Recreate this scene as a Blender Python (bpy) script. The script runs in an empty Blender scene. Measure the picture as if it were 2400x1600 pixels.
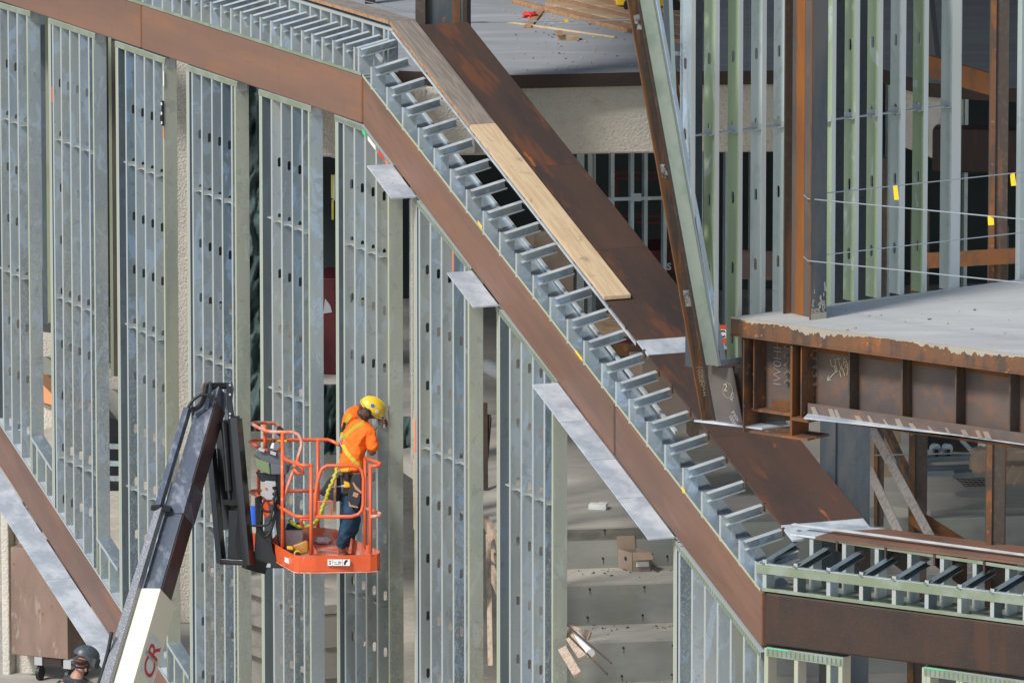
import bpy, math, random
from mathutils import Vector, Matrix
random.seed(7)
R=math.radians
SC=bpy.context.scene
COL=SC.collection
# ------------------------------------------------------------------ camera
FPX=19760.0; PITCH=R(9.75); C0=Vector((0,0,20))
cd=bpy.data.cameras.new("camera"); cam=bpy.data.objects.new("camera",cd); COL.objects.link(cam)
cam.location=C0; cam.rotation_euler=(R(90)-PITCH,0,0)
cd.sensor_width=36; cd.lens=36*FPX/2400; cd.clip_start=1; cd.clip_end=2000
SC.camera=cam
# ------------------------------------------------------------------ light
SUN_AZ=(-0.70,-0.71); SUN_EL=R(46)
w=bpy.data.worlds.new("World"); SC.world=w; w.use_nodes=True
nt=w.node_tree; bg=nt.nodes["Background"]; sky=nt.nodes.new("ShaderNodeTexSky")
sky.sky_type='NISHITA'; sky.sun_disc=False; sky.sun_elevation=SUN_EL
sky.sun_rotation=math.atan2(SUN_AZ[0],SUN_AZ[1]); sky.air_density=1.3; sky.dust_density=1.5; sky.ozone_density=1.0
nt.links.new(sky.outputs[0],bg.inputs[0]); bg.inputs[1].default_value=0.115
sd=bpy.data.lights.new("sun",'SUN'); sun=bpy.data.objects.new("sun",sd); COL.objects.link(sun)
sd.energy=2.4; sd.angle=R(10); sd.color=(1.0,0.965,0.92)
ts=Vector((SUN_AZ[0]*math.cos(SUN_EL),SUN_AZ[1]*math.cos(SUN_EL),math.sin(SUN_EL)))
sun.rotation_euler=ts.to_track_quat('Z','Y').to_euler(); sun.location=(-40,40,60)
SC.view_settings.view_transform='Standard'; SC.view_settings.look='None'
SC.view_settings.exposure=0.48; SC.view_settings.gamma=1.0
SC.cycles.max_bounces=6; SC.cycles.use_denoising=True
# ------------------------------------------------------------------ projection helpers
FW=Vector((0,math.cos(PITCH),-math.sin(PITCH))); UP=Vector((0,math.sin(PITCH),math.cos(PITCH))); RT=Vector((1,0,0))
def ray(px,py): return FW+RT*((px-1200)/FPX)+UP*((800-py)/FPX)
def at(px,py,d): return C0+ray(px,py)*d
def hz(px,py,z):
    r=ray(px,py); return C0+r*((z-C0.z)/r.z)
class Fr:
    """upright frame: U along, N inward (away from camera), Z up"""
    def __init__(s,O,ang):
        s.O=Vector((O.x,O.y,0)); s.U=Vector((math.cos(ang),math.sin(ang),0)); s.N=Vector((-math.sin(ang),math.cos(ang),0))
    def P(s,u,n,z): return s.O+s.U*u+s.N*n+Vector((0,0,z))
    def px(s,x,y,n=0.0):
        r=ray(x,y); k=(s.O+s.N*n-C0).dot(s.N)/r.dot(s.N); p=C0+r*k
        return ((p-s.O).dot(s.U),p.z)
# ------------------------------------------------------------------ mesh builder
class MB:
    def __init__(s): s.v=[]; s.f=[]; s.m=[]
    def add(s,vs,fs,mi=0):
        b=len(s.v); s.v+=[Vector(v) for v in vs]; s.f+=[tuple(b+i for i in f) for f in fs]; s.m+=[mi]*len(fs)
    def hexa(s,p,mi=0):
        s.add(p,[(0,3,2,1),(4,5,6,7),(0,1,5,4),(1,2,6,5),(2,3,7,6),(3,0,4,7)],mi)
    def box(s,F,u0,u1,n0,n1,z0,z1,mi=0):
        P=F.P; s.hexa([P(u0,n0,z0),P(u1,n0,z0),P(u1,n1,z0),P(u0,n1,z0),P(u0,n0,z1),P(u1,n0,z1),P(u1,n1,z1),P(u0,n1,z1)],mi)
    def extr(s,pts,vec,mi=0):
        n=len(pts); vec=Vector(vec); a=[Vector(p) for p in pts]; b=[p+vec for p in a]
        nn=Vector((0,0,0))
        for i in range(n): nn+=a[i].cross(a[(i+1)%n])
        if nn.dot(vec)<0: top=tuple(range(n)); bot=tuple(reversed(range(n,2*n))); side=[(i,i+n,(i+1)%n+n,(i+1)%n) for i in range(n)]
        else: top=tuple(reversed(range(n))); bot=tuple(range(n,2*n)); side=[(i,(i+1)%n,(i+1)%n+n,i+n) for i in range(n)]
        s.add(a+b,[top,bot]+side,mi)
    def poly(s,F,uz,n0,n1,mi=0):
        s.extr([F.P(u,n0,z) for u,z in uz],F.N*(n1-n0),mi)
    def beam(s,a,b,w,h,up=(0,0,1),mi=0,w2=None,h2=None):
        """box bar from a to b; w sideways, h along up-ish"""
        a=Vector(a); b=Vector(b); d=(b-a).normalized(); up=Vector(up); sd_=d.cross(up).normalized(); u=sd_.cross(d).normalized()
        w2=w if w2 is None else w2; h2=h if h2 is None else h2
        q=[]
        for c,ww,hh in((a,w,h),(b,w2,h2)):
            q+=[c-sd_*ww/2-u*hh/2,c+sd_*ww/2-u*hh/2,c+sd_*ww/2+u*hh/2,c-sd_*ww/2+u*hh/2]
        s.add(q,[(0,3,2,1),(4,5,6,7),(0,1,5,4),(1,2,6,5),(2,3,7,6),(3,0,4,7)],mi)
    def tube(s,pts,r,k=8,mi=0,closed=False,rs=None):
        pts=[Vector(p) for p in pts]; n=len(pts); b=len(s.v); prev=None
        for i,p in enumerate(pts):
            if closed: d=(pts[(i+1)%n]-pts[i-1]).normalized()
            else: d=((pts[min(i+1,n-1)]-pts[max(i-1,0)])).normalized()
            if prev is None:
                ref=Vector((0,0,1)) if abs(d.z)<.9 else Vector((1,0,0)); x=d.cross(ref).normalized()
            else: x=(prev-d*prev.dot(d)).normalized()
            prev=x; y=d.cross(x); rr=rs[i] if rs else r
            for j in range(k):
                t=2*math.pi*j/k; s.v.append(p+x*math.cos(t)*rr+y*math.sin(t)*rr)
        for i in range(n if closed else n-1):
            for j in range(k):
                a=b+i*k+j; c=b+i*k+(j+1)%k; e=b+((i+1)%n)*k+(j+1)%k; f=b+((i+1)%n)*k+j
                s.f.append((a,c,e,f)); s.m.append(mi)
        if not closed:
            s.f.append(tuple(b+j for j in reversed(range(k)))); s.m.append(mi)
            s.f.append(tuple(b+(n-1)*k+j for j in range(k))); s.m.append(mi)
    def cyl(s,a,b,r,k=16,mi=0,r2=None):
        s.tube([a,b],r,k,mi,rs=[r,r if r2 is None else r2])
    def build(s,name,mats,parent=None,bevel=0,solid=0,smooth=False,seg=2,loc=None):
        if not isinstance(mats,(list,tuple)): mats=[mats]
        if parent is not None: L=wloc(parent)
        elif loc is not None: L=Vector(loc)
        else:
            xs=[v.x for v in s.v]; ys=[v.y for v in s.v]; zs=[v.z for v in s.v]
            L=Vector(((min(xs)+max(xs))/2,(min(ys)+max(ys))/2,min(zs)))
        me=bpy.data.meshes.new(name); me.from_pydata([v-L for v in s.v],[],s.f); 
        for m in mats: me.materials.append(m)
        me.polygons.foreach_set("material_index",s.m)
        if smooth: me.polygons.foreach_set("use_smooth",[True]*len(s.f))
        me.update()
        o=bpy.data.objects.new(name,me); COL.objects.link(o)
        if parent is not None: o.parent=parent; o["_l"]=tuple(L)
        else: o.location=L; o["_l"]=tuple(L)
        if solid:
            md=o.modifiers.new("solid",'SOLIDIFY'); md.thickness=solid; md.offset=0
        if bevel:
            md=o.modifiers.new("bevel",'BEVEL'); md.width=bevel; md.segments=seg; md.limit_method='ANGLE'; md.angle_limit=R(40)
            for p in me.polygons: p.use_smooth=True
            wn=o.modifiers.new("wn",'WEIGHTED_NORMAL'); wn.keep_sharp=False
        return o
def wloc(o): return Vector(o["_l"])
def tag(o,label,cat,group=None,kind=None):
    if label: o["label"]=label
    if cat: o["category"]=cat
    if group: o["group"]=group
    if kind: o["kind"]=kind
    return o
def thing(name,label,cat,loc,group=None):
    o=bpy.data.objects.new(name,None); COL.objects.link(o); o.location=loc; o["_l"]=tuple(loc); o.empty_display_size=.2
    return tag(o,label,cat,group)
def one(mb,name,mat,label,cat,group=None,**k):
    return tag(mb.build(name,mat,**k),label,cat,group)
def text(s,org,xd,yd,size,mat,parent,name="writing",off=.003,thick=0.0):
    cu=bpy.data.curves.new(name,'FONT'); cu.body=s; cu.size=size; cu.offset=thick
    to=bpy.data.objects.new(name,cu); COL.objects.link(to)
    bpy.context.view_layer.update()
    me=bpy.data.meshes.new_from_object(to.evaluated_get(bpy.context.evaluated_depsgraph_get()))
    bpy.data.objects.remove(to)
    xd=Vector(xd).normalized(); yd=Vector(yd).normalized(); zd=xd.cross(yd)
    L=wloc(parent); org=Vector(org)+zd*off
    for v in me.vertices: v.co=org+xd*v.co.x+yd*v.co.y-L
    me.materials.clear(); me.materials.append(mat)
    o=bpy.data.objects.new(name,me); COL.objects.link(o); o.parent=parent; o["_l"]=tuple(L)
    return o
# ------------------------------------------------------------------ materials
def mat(name,base,rough=.5,metal=0.0,layers=(),bump=None,rand=True,axis=None,k=.15,spec=.5,coat=0,rvar=0,coords='Object'):
    m=bpy.data.materials.new(name); m.use_nodes=True; t=m.node_tree; N=t.nodes; Lk=t.links.new
    b=N["Principled BSDF"]; b.inputs["Roughness"].default_value=rough; b.inputs["Metallic"].default_value=metal
    b.inputs["Specular IOR Level"].default_value=spec; b.inputs["Coat Weight"].default_value=coat
    tc=N.new("ShaderNodeTexCoord"); vec=tc.outputs[coords]
    if rand:
        oi=N.new("ShaderNodeObjectInfo"); sc=N.new("ShaderNodeVectorMath"); sc.operation='SCALE'; sc.inputs[0].default_value=(37,91,53)
        Lk(oi.outputs["Random"],sc.inputs["Scale"]); ad=N.new("ShaderNodeVectorMath"); ad.operation='ADD'; Lk(vec,ad.inputs[0]); Lk(sc.outputs[0],ad.inputs[1]); vec=ad.outputs[0]
    if axis is not None:
        ax=Vector(axis).normalized(); d=N.new("ShaderNodeVectorMath"); d.operation='DOT_PRODUCT'; Lk(vec,d.inputs[0]); d.inputs[1].default_value=ax
        mu=N.new("ShaderNodeMath"); mu.operation='MULTIPLY'; Lk(d.outputs["Value"],mu.inputs[0]); mu.inputs[1].default_value=1-k
        s2=N.new("ShaderNodeVectorMath"); s2.operation='SCALE'; s2.inputs[0].default_value=ax; Lk(mu.outputs[0],s2.inputs["Scale"])
        sb=N.new("ShaderNodeVectorMath"); sb.operation='SUBTRACT'; Lk(vec,sb.inputs[0]); Lk(s2.outputs[0],sb.inputs[1]); avec=sb.outputs[0]
    else: avec=vec
    col=None
    rgh=None
    for ly in layers:
        nz=N.new("ShaderNodeTexNoise"); nz.inputs["Scale"].default_value=ly.get('s',5); nz.inputs["Detail"].default_value=ly.get('d',5)
        nz.inputs["Roughness"].default_value=ly.get('r',.6); nz.inputs["Distortion"].default_value=ly.get('w',0)
        src=vec if ly.get('iso') else avec
        if 'st' in ly:
            mp=N.new("ShaderNodeMapping"); mp.inputs["Scale"].default_value=ly['st']; Lk(src,mp.inputs[0]); src=mp.outputs[0]
        Lk(src,nz.inputs["Vector"])
        mr=N.new("ShaderNodeMapRange"); mr.inputs["From Min"].default_value=ly.get('lo',.4); mr.inputs["From Max"].default_value=ly.get('hi',.6)
        mr.inputs["To Max"].default_value=ly.get('a',1.0); Lk(nz.outputs[0],mr.inputs[0])
        fac=mr.outputs[0]
        if 'zr' in ly:
            ge=N.new("ShaderNodeNewGeometry"); sp=N.new("ShaderNodeSeparateXYZ"); Lk(ge.outputs["Position"],sp.inputs[0])
            mz=N.new("ShaderNodeMapRange"); mz.inputs["From Min"].default_value=ly['zr'][1]; mz.inputs["From Max"].default_value=ly['zr'][0]; Lk(sp.outputs[2],mz.inputs[0])
            mm=N.new("ShaderNodeMath"); mm.operation='MULTIPLY'; Lk(fac,mm.inputs[0]); Lk(mz.outputs[0],mm.inputs[1]); fac=mm.outputs[0]
        mx=N.new("ShaderNodeMix"); mx.data_type='RGBA'; Lk(fac,mx.inputs[0])
        if col is None: mx.inputs[6].default_value=(*base,1)
        else: Lk(col,mx.inputs[6])
        mx.inputs[7].default_value=(*ly['c'],1); col=mx.outputs[2]
        if 'ro' in ly:
            m2=N.new("ShaderNodeMix"); m2.data_type='FLOAT'; Lk(mr.outputs[0],m2.inputs[0])
            if rgh is None: m2.inputs[2].default_value=rough
            else: Lk(rgh,m2.inputs[2])
            m2.inputs[3].default_value=ly['ro']; rgh=m2.outputs[0]
    if col is None: b.inputs["Base Color"].default_value=(*base,1)
    else: Lk(col,b.inputs["Base Color"])
    if rgh is not None: Lk(rgh,b.inputs["Roughness"])
    if bump:
        nz=N.new("ShaderNodeTexNoise"); nz.inputs["Scale"].default_value=bump[0]; nz.inputs["Detail"].default_value=4
        Lk(vec if len(bump)<4 else avec,nz.inputs["Vector"])
        bp=N.new("ShaderNodeBump"); bp.inputs["Strength"].default_value=bump[1]; bp.inputs["Distance"].default_value=bump[2]
        Lk(nz.outputs[0],bp.inputs["Height"]); Lk(bp.outputs[0],b.inputs["Normal"])
    return m
SD=Vector((.396*.93,-.918*.93,-.37)).normalized()       # downhill direction of the stringers
def galv(name,base,mt=.3,specks=0.0,blue=.5,zr=(3.6,5.2)):
    c=Vector(base)
    ls=[dict(s=.9,c=tuple(c*.70),lo=.38,hi=.66,d=3,st=(1,1,.35)),
        dict(s=1.7,c=(c[0]*1.06,c[1]*.98,c[2]*.80),lo=.5,hi=.62,d=3,st=(1,1,.3),a=.6),
        dict(s=3.0,c=(c[0]*1.12,c[1]*1.22,c[2]*1.42),lo=.545,hi=.575,d=8,r=.7,st=(1,1,.5),w=1.6,a=blue,ro=.6),
        dict(s=7.0,c=tuple(c*.66),lo=.60,hi=.64,d=4,w=.6,a=.55),
        dict(s=95,c=tuple(c*1.25),lo=.55,hi=.75,d=2,a=.35)]
    if specks: ls.append(dict(s=55,c=(.60,.57,.52),lo=.585-specks*.07,hi=.625-specks*.07,d=2,a=.8,st=(1.3,1.3,.8),ro=.8,zr=zr))
    return mat(name,base,rough=.36,metal=mt,layers=ls,bump=(60,.15,.002))
M={}
M['galv']=galv('galvanized_steel',(.50,.60,.665),mt=.5,specks=.35)
M['galv_b']=galv('blue_galvanized_steel',(.31,.41,.49),mt=.6,specks=.5,blue=.8)
M['galv_l']=galv('light_galvanized_steel',(.60,.68,.72),mt=.45,specks=.3)
M['stub']=galv('lit_galvanized_stub',(.52,.60,.65),mt=.3,blue=.7)  # light from beneath put into the stub colour
M['galv_warm']=galv('galvanized_steel_warm',(.49,.55,.55),blue=.4,mt=.5)
M['galv_gr']=galv('greenish_galvanized_steel',(.47,.51,.44),blue=.3,mt=.4,specks=.3,zr=(2.2,3.4))
M['galv_speck']=galv('spattered_galvanized_steel',(.46,.55,.60),specks=.8,mt=.5,zr=(4.0,7.0))
M['galv_speckh']=galv('heavily_spattered_galvanized_steel',(.38,.46,.505),specks=1.1,mt=.5,zr=(3.0,5.5))
M['galv_dark']=galv('dark_galvanized_steel',(.16,.205,.235),blue=.3)
M['flange']=mat('galvanized_flange',(.40,.42,.39),rough=.5,metal=.15,layers=[dict(s=4,c=(.36,.42,.45),lo=.4,hi=.65,st=(1,1,.2))])
M['flange_g']=mat('greenish_galvanized_flange',(.38,.42,.28),rough=.5,metal=.15,layers=[dict(s=4,c=(.42,.45,.36),lo=.4,hi=.65,st=(1,1,.2))])
M['flange_w']=mat('lit_stud_flange',(.60,.61,.56),rough=.5,metal=.1,layers=[dict(s=4,c=(.55,.60,.62),lo=.4,hi=.65,st=(1,1,.2))])  # sun on these flanges put into a paler colour
M['track']=mat('greenish_galvanized_track',(.225,.27,.185),rough=.42,metal=.25,layers=[dict(s=3,c=(.29,.34,.28),lo=.45,hi=.6),dict(s=9,c=(.22,.27,.17),lo=.55,hi=.7,a=.6)],bump=(30,.1,.002))
M['green']=mat('green_passivated_steel',(.36,.46,.29),rough=.4,metal=.15,layers=[dict(s=2.5,c=(.30,.40,.25),lo=.4,hi=.65,st=(1,1,.4)),dict(s=5,c=(.52,.58,.56),lo=.58,hi=.63,d=8,w=1,st=(1,1,.4),a=.7)],bump=(40,.1,.002))
M['pale']=mat('pale_passivated_steel',(.40,.48,.46),rough=.4,metal=.2,layers=[dict(s=2,c=(.50,.56,.57),lo=.4,hi=.65,st=(1,1,.4)),dict(s=6,c=(.33,.40,.37),lo=.55,hi=.65,a=.5,w=1)],bump=(40,.1,.002))
M['brace']=mat('bright_galvanized_channel',(.64,.69,.71),rough=.33,metal=.4,layers=[dict(s=5,c=(.48,.53,.57),lo=.42,hi=.62),dict(s=40,c=(.6,.64,.66),lo=.5,hi=.7,a=.5)])
M['plate']=mat('hot_dip_galvanized_plate',(.42,.48,.54),rough=.45,metal=.3,layers=[dict(s=3.2,c=(.64,.69,.74),lo=.4,hi=.6,d=6),dict(s=6,c=(.32,.38,.44),lo=.56,hi=.7,a=.5),dict(s=11,c=(.28,.22,.16),lo=.68,hi=.74,a=.7)],bump=(25,.15,.004))
M['sill']=mat('galvanized_sill_sheet',(.34,.42,.48),rough=.3,metal=.6,layers=[dict(s=6,c=(.5,.56,.6),lo=.5,hi=.65,w=1)])
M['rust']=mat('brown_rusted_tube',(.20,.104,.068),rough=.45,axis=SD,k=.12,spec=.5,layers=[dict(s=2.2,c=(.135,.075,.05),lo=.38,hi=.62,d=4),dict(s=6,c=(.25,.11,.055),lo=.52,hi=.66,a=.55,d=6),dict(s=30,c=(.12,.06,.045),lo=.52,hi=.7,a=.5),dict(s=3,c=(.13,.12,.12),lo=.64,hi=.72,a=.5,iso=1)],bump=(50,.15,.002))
LU=(.396,-.918,0)
M['rust_lv']=mat('brown_rusted_level_tube',(.21,.11,.07),rough=.45,axis=LU,k=.08,spec=.5,layers=[dict(s=2.2,c=(.165,.09,.06),lo=.38,hi=.62,d=5),dict(s=6,c=(.27,.115,.05),lo=.53,hi=.66,a=.6,d=6),dict(s=5,c=(.12,.07,.055),lo=.60,hi=.68,a=.6,st=(6,6,.5),iso=1),dict(s=30,c=(.15,.08,.055),lo=.52,hi=.7,a=.4)],bump=(50,.15,.002))
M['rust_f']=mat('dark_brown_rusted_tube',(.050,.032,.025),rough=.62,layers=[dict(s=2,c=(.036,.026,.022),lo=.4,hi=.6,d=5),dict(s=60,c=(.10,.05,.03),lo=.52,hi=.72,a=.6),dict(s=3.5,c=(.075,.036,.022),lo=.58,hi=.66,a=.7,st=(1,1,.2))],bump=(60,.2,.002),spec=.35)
M['rust_plate']=mat('dark_rusted_plate',(.080,.047,.036),rough=.6,axis=SD,k=.2,spec=.35,layers=[dict(s=1.3,c=(.046,.035,.033),lo=.4,hi=.6,d=5),dict(s=4.5,c=(.15,.058,.03),lo=.56,hi=.64,d=8,a=.7),dict(s=5,c=(.36,.115,.03),lo=.66,hi=.69,d=6,a=.85),dict(s=40,c=(.12,.06,.04),lo=.55,hi=.7,a=.4)],bump=(50,.15,.002))
M['rust_o']=mat('orange_rusted_steel',(.15,.075,.04),rough=.7,layers=[dict(s=3,c=(.24,.095,.032),lo=.50,hi=.62,d=6),dict(s=7,c=(.085,.058,.045),lo=.48,hi=.6,d=6,st=(1,1,.4)),dict(s=14,c=(.38,.16,.05),lo=.62,hi=.68)],bump=(60,.25,.003),spec=.3)
M['rust_oo']=mat('bright_orange_rust',(.17,.072,.028),rough=.75,layers=[dict(s=8,c=(.11,.06,.035),lo=.47,hi=.6,d=7,st=(1,1,.4))],bump=(60,.2,.002),spec=.2)
M['scale']=mat('mill_scale_steel',(.085,.078,.075),rough=.5,layers=[dict(s=2,c=(.12,.10,.09),lo=.4,hi=.65,d=5),dict(s=5,c=(.20,.085,.04),lo=.62,hi=.68,d=6,a=.8)],bump=(50,.15,.002))
M['scale_rose']=mat('rusting_girder_web',(.12,.088,.075),rough=.55,layers=[dict(s=2,c=(.085,.07,.068),lo=.4,hi=.6,d=5),dict(s=5,c=(.19,.095,.055),lo=.50,hi=.66,d=6,a=.7)],bump=(50,.15,.002))
M['blue_steel']=mat('blue_mill_scale_steel',(.050,.068,.084),rough=.5,layers=[dict(s=30,c=(.045,.055,.06),lo=.5,hi=.62,a=.7),dict(s=3,c=(.10,.10,.10),lo=.45,hi=.6,st=(1,1,.2)),dict(s=6,c=(.22,.08,.03),lo=.67,hi=.70,a=.8,st=(1,1,.5))],bump=(50,.15,.002))
M['dk_steel']=mat('dark_brown_column_steel',(.06,.045,.036),rough=.6,layers=[dict(s=25,c=(.11,.08,.065),lo=.5,hi=.65,a=.6),dict(s=3,c=(.22,.09,.03),lo=.56,hi=.64,st=(2,2,.12),a=.8)],bump=(50,.2,.002))
M['jobbox']=mat('scratched_brown_box_paint',(.27,.185,.145),rough=.7,layers=[dict(s=2,c=(.20,.135,.105),lo=.4,hi=.6,d=5,st=(1,1,.4)),dict(s=9,c=(.36,.29,.25),lo=.58,hi=.66,d=7,a=.7,st=(1,1,.3)),dict(s=5,c=(.22,.09,.04),lo=.64,hi=.7,a=.8)])
def conc(name,c,dark=.75,st=(1,1,1),bm=.15):
    c=Vector(c)
    return mat(name,tuple(c),rough=.8,layers=[dict(s=.5,c=tuple(c*dark),lo=.35,hi=.65,d=5,st=st),dict(s=2.2,c=tuple(c*1.18),lo=.5,hi=.7,d=7,a=.6,st=st),dict(s=9,c=tuple(c*.6),lo=.62,hi=.72,a=.4,d=5),dict(s=1.6,c=(c[0]*1.02,c[1]*.82,c[2]*.58),lo=.62,hi=.72,a=.35,d=5)],bump=(12,bm,.01),spec=.3)
M['conc']=conc('concrete_deck',(.33,.345,.365),st=(.35,1.3,1))
M['conc_lt']=conc('pale_concrete_slab',(.42,.42,.40),st=(.4,1.5,1))
M['conc_bl']=conc('board_formed_concrete',(.31,.315,.285),dark=.6,st=(.5,.5,1.6))
M['conc_tread']=conc('trowelled_concrete',(.42,.40,.355),dark=.75,st=(.4,1.2,1))
M['fire']=mat('sprayed_fireproofing',(.64,.59,.51),rough=.95,layers=[dict(s=1.2,c=(.57,.54,.48),lo=.4,hi=.6),dict(s=45,c=(.42,.37,.30),lo=.56,hi=.66,d=3,a=.5),dict(s=2.5,c=(.50,.38,.22),lo=.66,hi=.72,a=.5)],bump=(38,.9,.02),spec=.1)
M['wood']=mat('new_pine_lumber',(.60,.46,.30),rough=.7,axis=SD,k=.06,layers=[dict(s=14,c=(.48,.34,.20),lo=.46,hi=.54,d=3,w=1.5,a=.55),dict(s=55,c=(.44,.27,.13),lo=.5,hi=.7,a=.35),dict(s=6,c=(.20,.17,.14),lo=.58,hi=.70,d=9,iso=1,a=.6)],bump=(60,.15,.002,1))
M['wood_g']=mat('weathered_grey_board',(.25,.215,.185),rough=.8,axis=SD,k=.06,layers=[dict(s=13,c=(.15,.13,.115),lo=.46,hi=.54,d=3,w=2,a=.7),dict(s=50,c=(.33,.29,.26),lo=.5,hi=.7,a=.4)],bump=(60,.2,.002,1))
M['wood_edge']=mat('tan_board_edge',(.40,.24,.13),rough=.75,layers=[dict(s=18,c=(.28,.15,.08),lo=.45,hi=.6)],bump=(60,.2,.002))
M['wood_x']=mat('pine_lumber',(.42,.29,.19),rough=.75,axis=(.96,-.2,0),k=.05,layers=[dict(s=22,c=(.30,.19,.12),lo=.45,hi=.6,d=4,w=1),dict(s=3,c=(.54,.40,.24),lo=.52,hi=.6,a=.7)],bump=(60,.2,.002))
M['wood_v']=mat('pale_vertical_lumber',(.48,.38,.29),rough=.75,layers=[dict(s=30,c=(.34,.24,.17),lo=.45,hi=.65,st=(1,1,.06)),dict(s=6,c=(.2,.14,.1),lo=.68,hi=.72)],bump=(60,.2,.002))
M['wood_gv']=mat('grey_lumber_brace',(.27,.245,.225),rough=.8,layers=[dict(s=30,c=(.18,.16,.145),lo=.45,hi=.65,st=(1,1,.15))],bump=(60,.2,.002))
M['card']=mat('cardboard',(.36,.27,.195),rough=.85,layers=[dict(s=3,c=(.30,.22,.155),lo=.4,hi=.65)],spec=.2)
M['cardd']=mat('dusty_cardboard',(.30,.235,.19),rough=.85,layers=[dict(s=4,c=(.24,.18,.14),lo=.4,hi=.65)],spec=.2)
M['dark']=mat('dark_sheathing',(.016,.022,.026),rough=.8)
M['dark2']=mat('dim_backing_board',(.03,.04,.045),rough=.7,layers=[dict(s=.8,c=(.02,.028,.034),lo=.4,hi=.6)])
M['black']=mat('black_machine_paint',(.009,.010,.013),rough=.32,layers=[dict(s=5,c=(.03,.028,.03),lo=.58,hi=.7,a=.5,ro=.5),dict(s=90,c=(.10,.10,.10),lo=.64,hi=.7,a=.35)],coat=.2)
M['boomblue']=mat('dark_blue_boom_paint',(.06,.075,.105),rough=.3,axis=(.45,-.3,-.85),k=.04,layers=[dict(s=9,c=(.24,.26,.30),lo=.5,hi=.68,d=5,a=.7,ro=.45),dict(s=90,c=(.25,.25,.25),lo=.6,hi=.7,a=.5,iso=1)],coat=.3)  # pale streaks: reflected light and dust put into the paint colour
M['tubegrey']=mat('grey_tube_paint_glints',(.16,.17,.19),rough=.35,layers=[dict(s=60,c=(.42,.42,.43),lo=.5,hi=.66,d=3,a=.7)],coat=.2)  # pale specks are glints put into the colour
M['slate']=mat('dark_slate_post',(.045,.055,.065),rough=.8,layers=[dict(s=25,c=(.03,.035,.04),lo=.55,hi=.65)])
M['greenpale']=mat('pale_mottled_green_stud',(.62,.68,.52),rough=.4,metal=.15,layers=[dict(s=22,c=(.66,.69,.55),lo=.45,hi=.58,d=4,a=.8),dict(s=3,c=(.42,.53,.37),lo=.5,hi=.65,a=.8)])
M['boomred']=mat('brown_boom_side',(.055,.035,.035),rough=.35,layers=[dict(s=4,c=(.085,.05,.045),lo=.45,hi=.65)],coat=.2)
M['orange']=mat('orange_machine_paint',(.80,.125,.035),rough=.42,layers=[dict(s=9,c=(.88,.42,.30),lo=.60,hi=.70,d=8,a=.6,ro=.7),dict(s=2,c=(.68,.10,.03),lo=.45,hi=.65)],coat=.15)
M['orange_w']=mat('worn_orange_paint',(.70,.16,.075),rough=.6,layers=[dict(s=7,c=(.62,.38,.31),lo=.45,hi=.56,d=8,a=.9)])
M['cream']=mat('cream_machine_paint',(.90,.84,.64),rough=.35,layers=[dict(s=3,c=(.88,.84,.68),lo=.5,hi=.7,a=.5)],coat=.3)
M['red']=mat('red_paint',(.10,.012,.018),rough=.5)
M['redtxt']=mat('red_lettering',(.6,.05,.04),rough=.5)
M['white']=mat('white_plastic',(.78,.78,.77),rough=.5,layers=[dict(s=6,c=(.66,.66,.66),lo=.5,hi=.7)])
M['greybox']=mat('grey_plastic',(.42,.44,.46),rough=.45)
M['dgrey']=mat('dark_grey_plastic',(.10,.115,.13),rough=.5,layers=[dict(s=60,c=(.25,.25,.25),lo=.6,hi=.7,a=.5)])
M['olive']=mat('olive_plastic',(.17,.23,.12),rough=.5)
M['blue']=mat('blue_plastic',(.02,.12,.62),rough=.4)
M['rubber']=mat('black_rubber',(.014,.015,.017),rough=.5)
M['dullyellow']=mat('dull_yellow_sheet',(.45,.40,.06),rough=.7)
M['yellow']=mat('yellow_tape',(.90,.60,.02),rough=.5)
M['amber']=mat('amber_plastic',(.42,.20,.03),rough=.45,layers=[dict(s=8,c=(.5,.32,.15),lo=.55,hi=.7)])
M['wire']=mat('steel_cable',(.42,.45,.47),rough=.4,metal=.6)
M['tarp']=mat('dark_green_tarp',(.055,.095,.095),rough=.75,layers=[dict(s=2,c=(.09,.14,.135),lo=.45,hi=.62,d=6),dict(s=30,c=(.3,.32,.30),lo=.62,hi=.72,a=.5)],bump=(6,.6,.06))
M['chalk']=mat('chalk',(.42,.38,.27),rough=.9)
M['chalkw']=mat('white_chalk',(.42,.41,.40),rough=.9)
M['orange_s']=mat('orange_spray',(.85,.18,.05),rough=.6)
M['green_s']=mat('green_spray',(.05,.55,.22),rough=.6)
M['sign_o']=mat('orange_sign',(.75,.09,.02),rough=.5)
M['glass']=mat('clear_plastic',(.70,.74,.78),rough=.12)
M['dirt']=mat('pale_dirt_ground',(.50,.45,.38),rough=.95,layers=[dict(s=.8,c=(.40,.36,.31),lo=.4,hi=.6,d=6),dict(s=12,c=(.60,.56,.50),lo=.55,hi=.7,d=5)],bump=(8,.4,.03))
# ================================================================== frames
FL=Fr(at(1000,640,87.3),R(-66.66))
_u,_z=FL.px(1785,1385); _k=FL.P(_u,0,_z); FR=Fr(_k,R(-33.6))
FWL=Fr(at(1660,500,72.2),R(36.6))
FT=Fr(at(1350,173,91.0),R(9.3))
def lerp(a,b,t): return a+(b-a)*t
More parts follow.
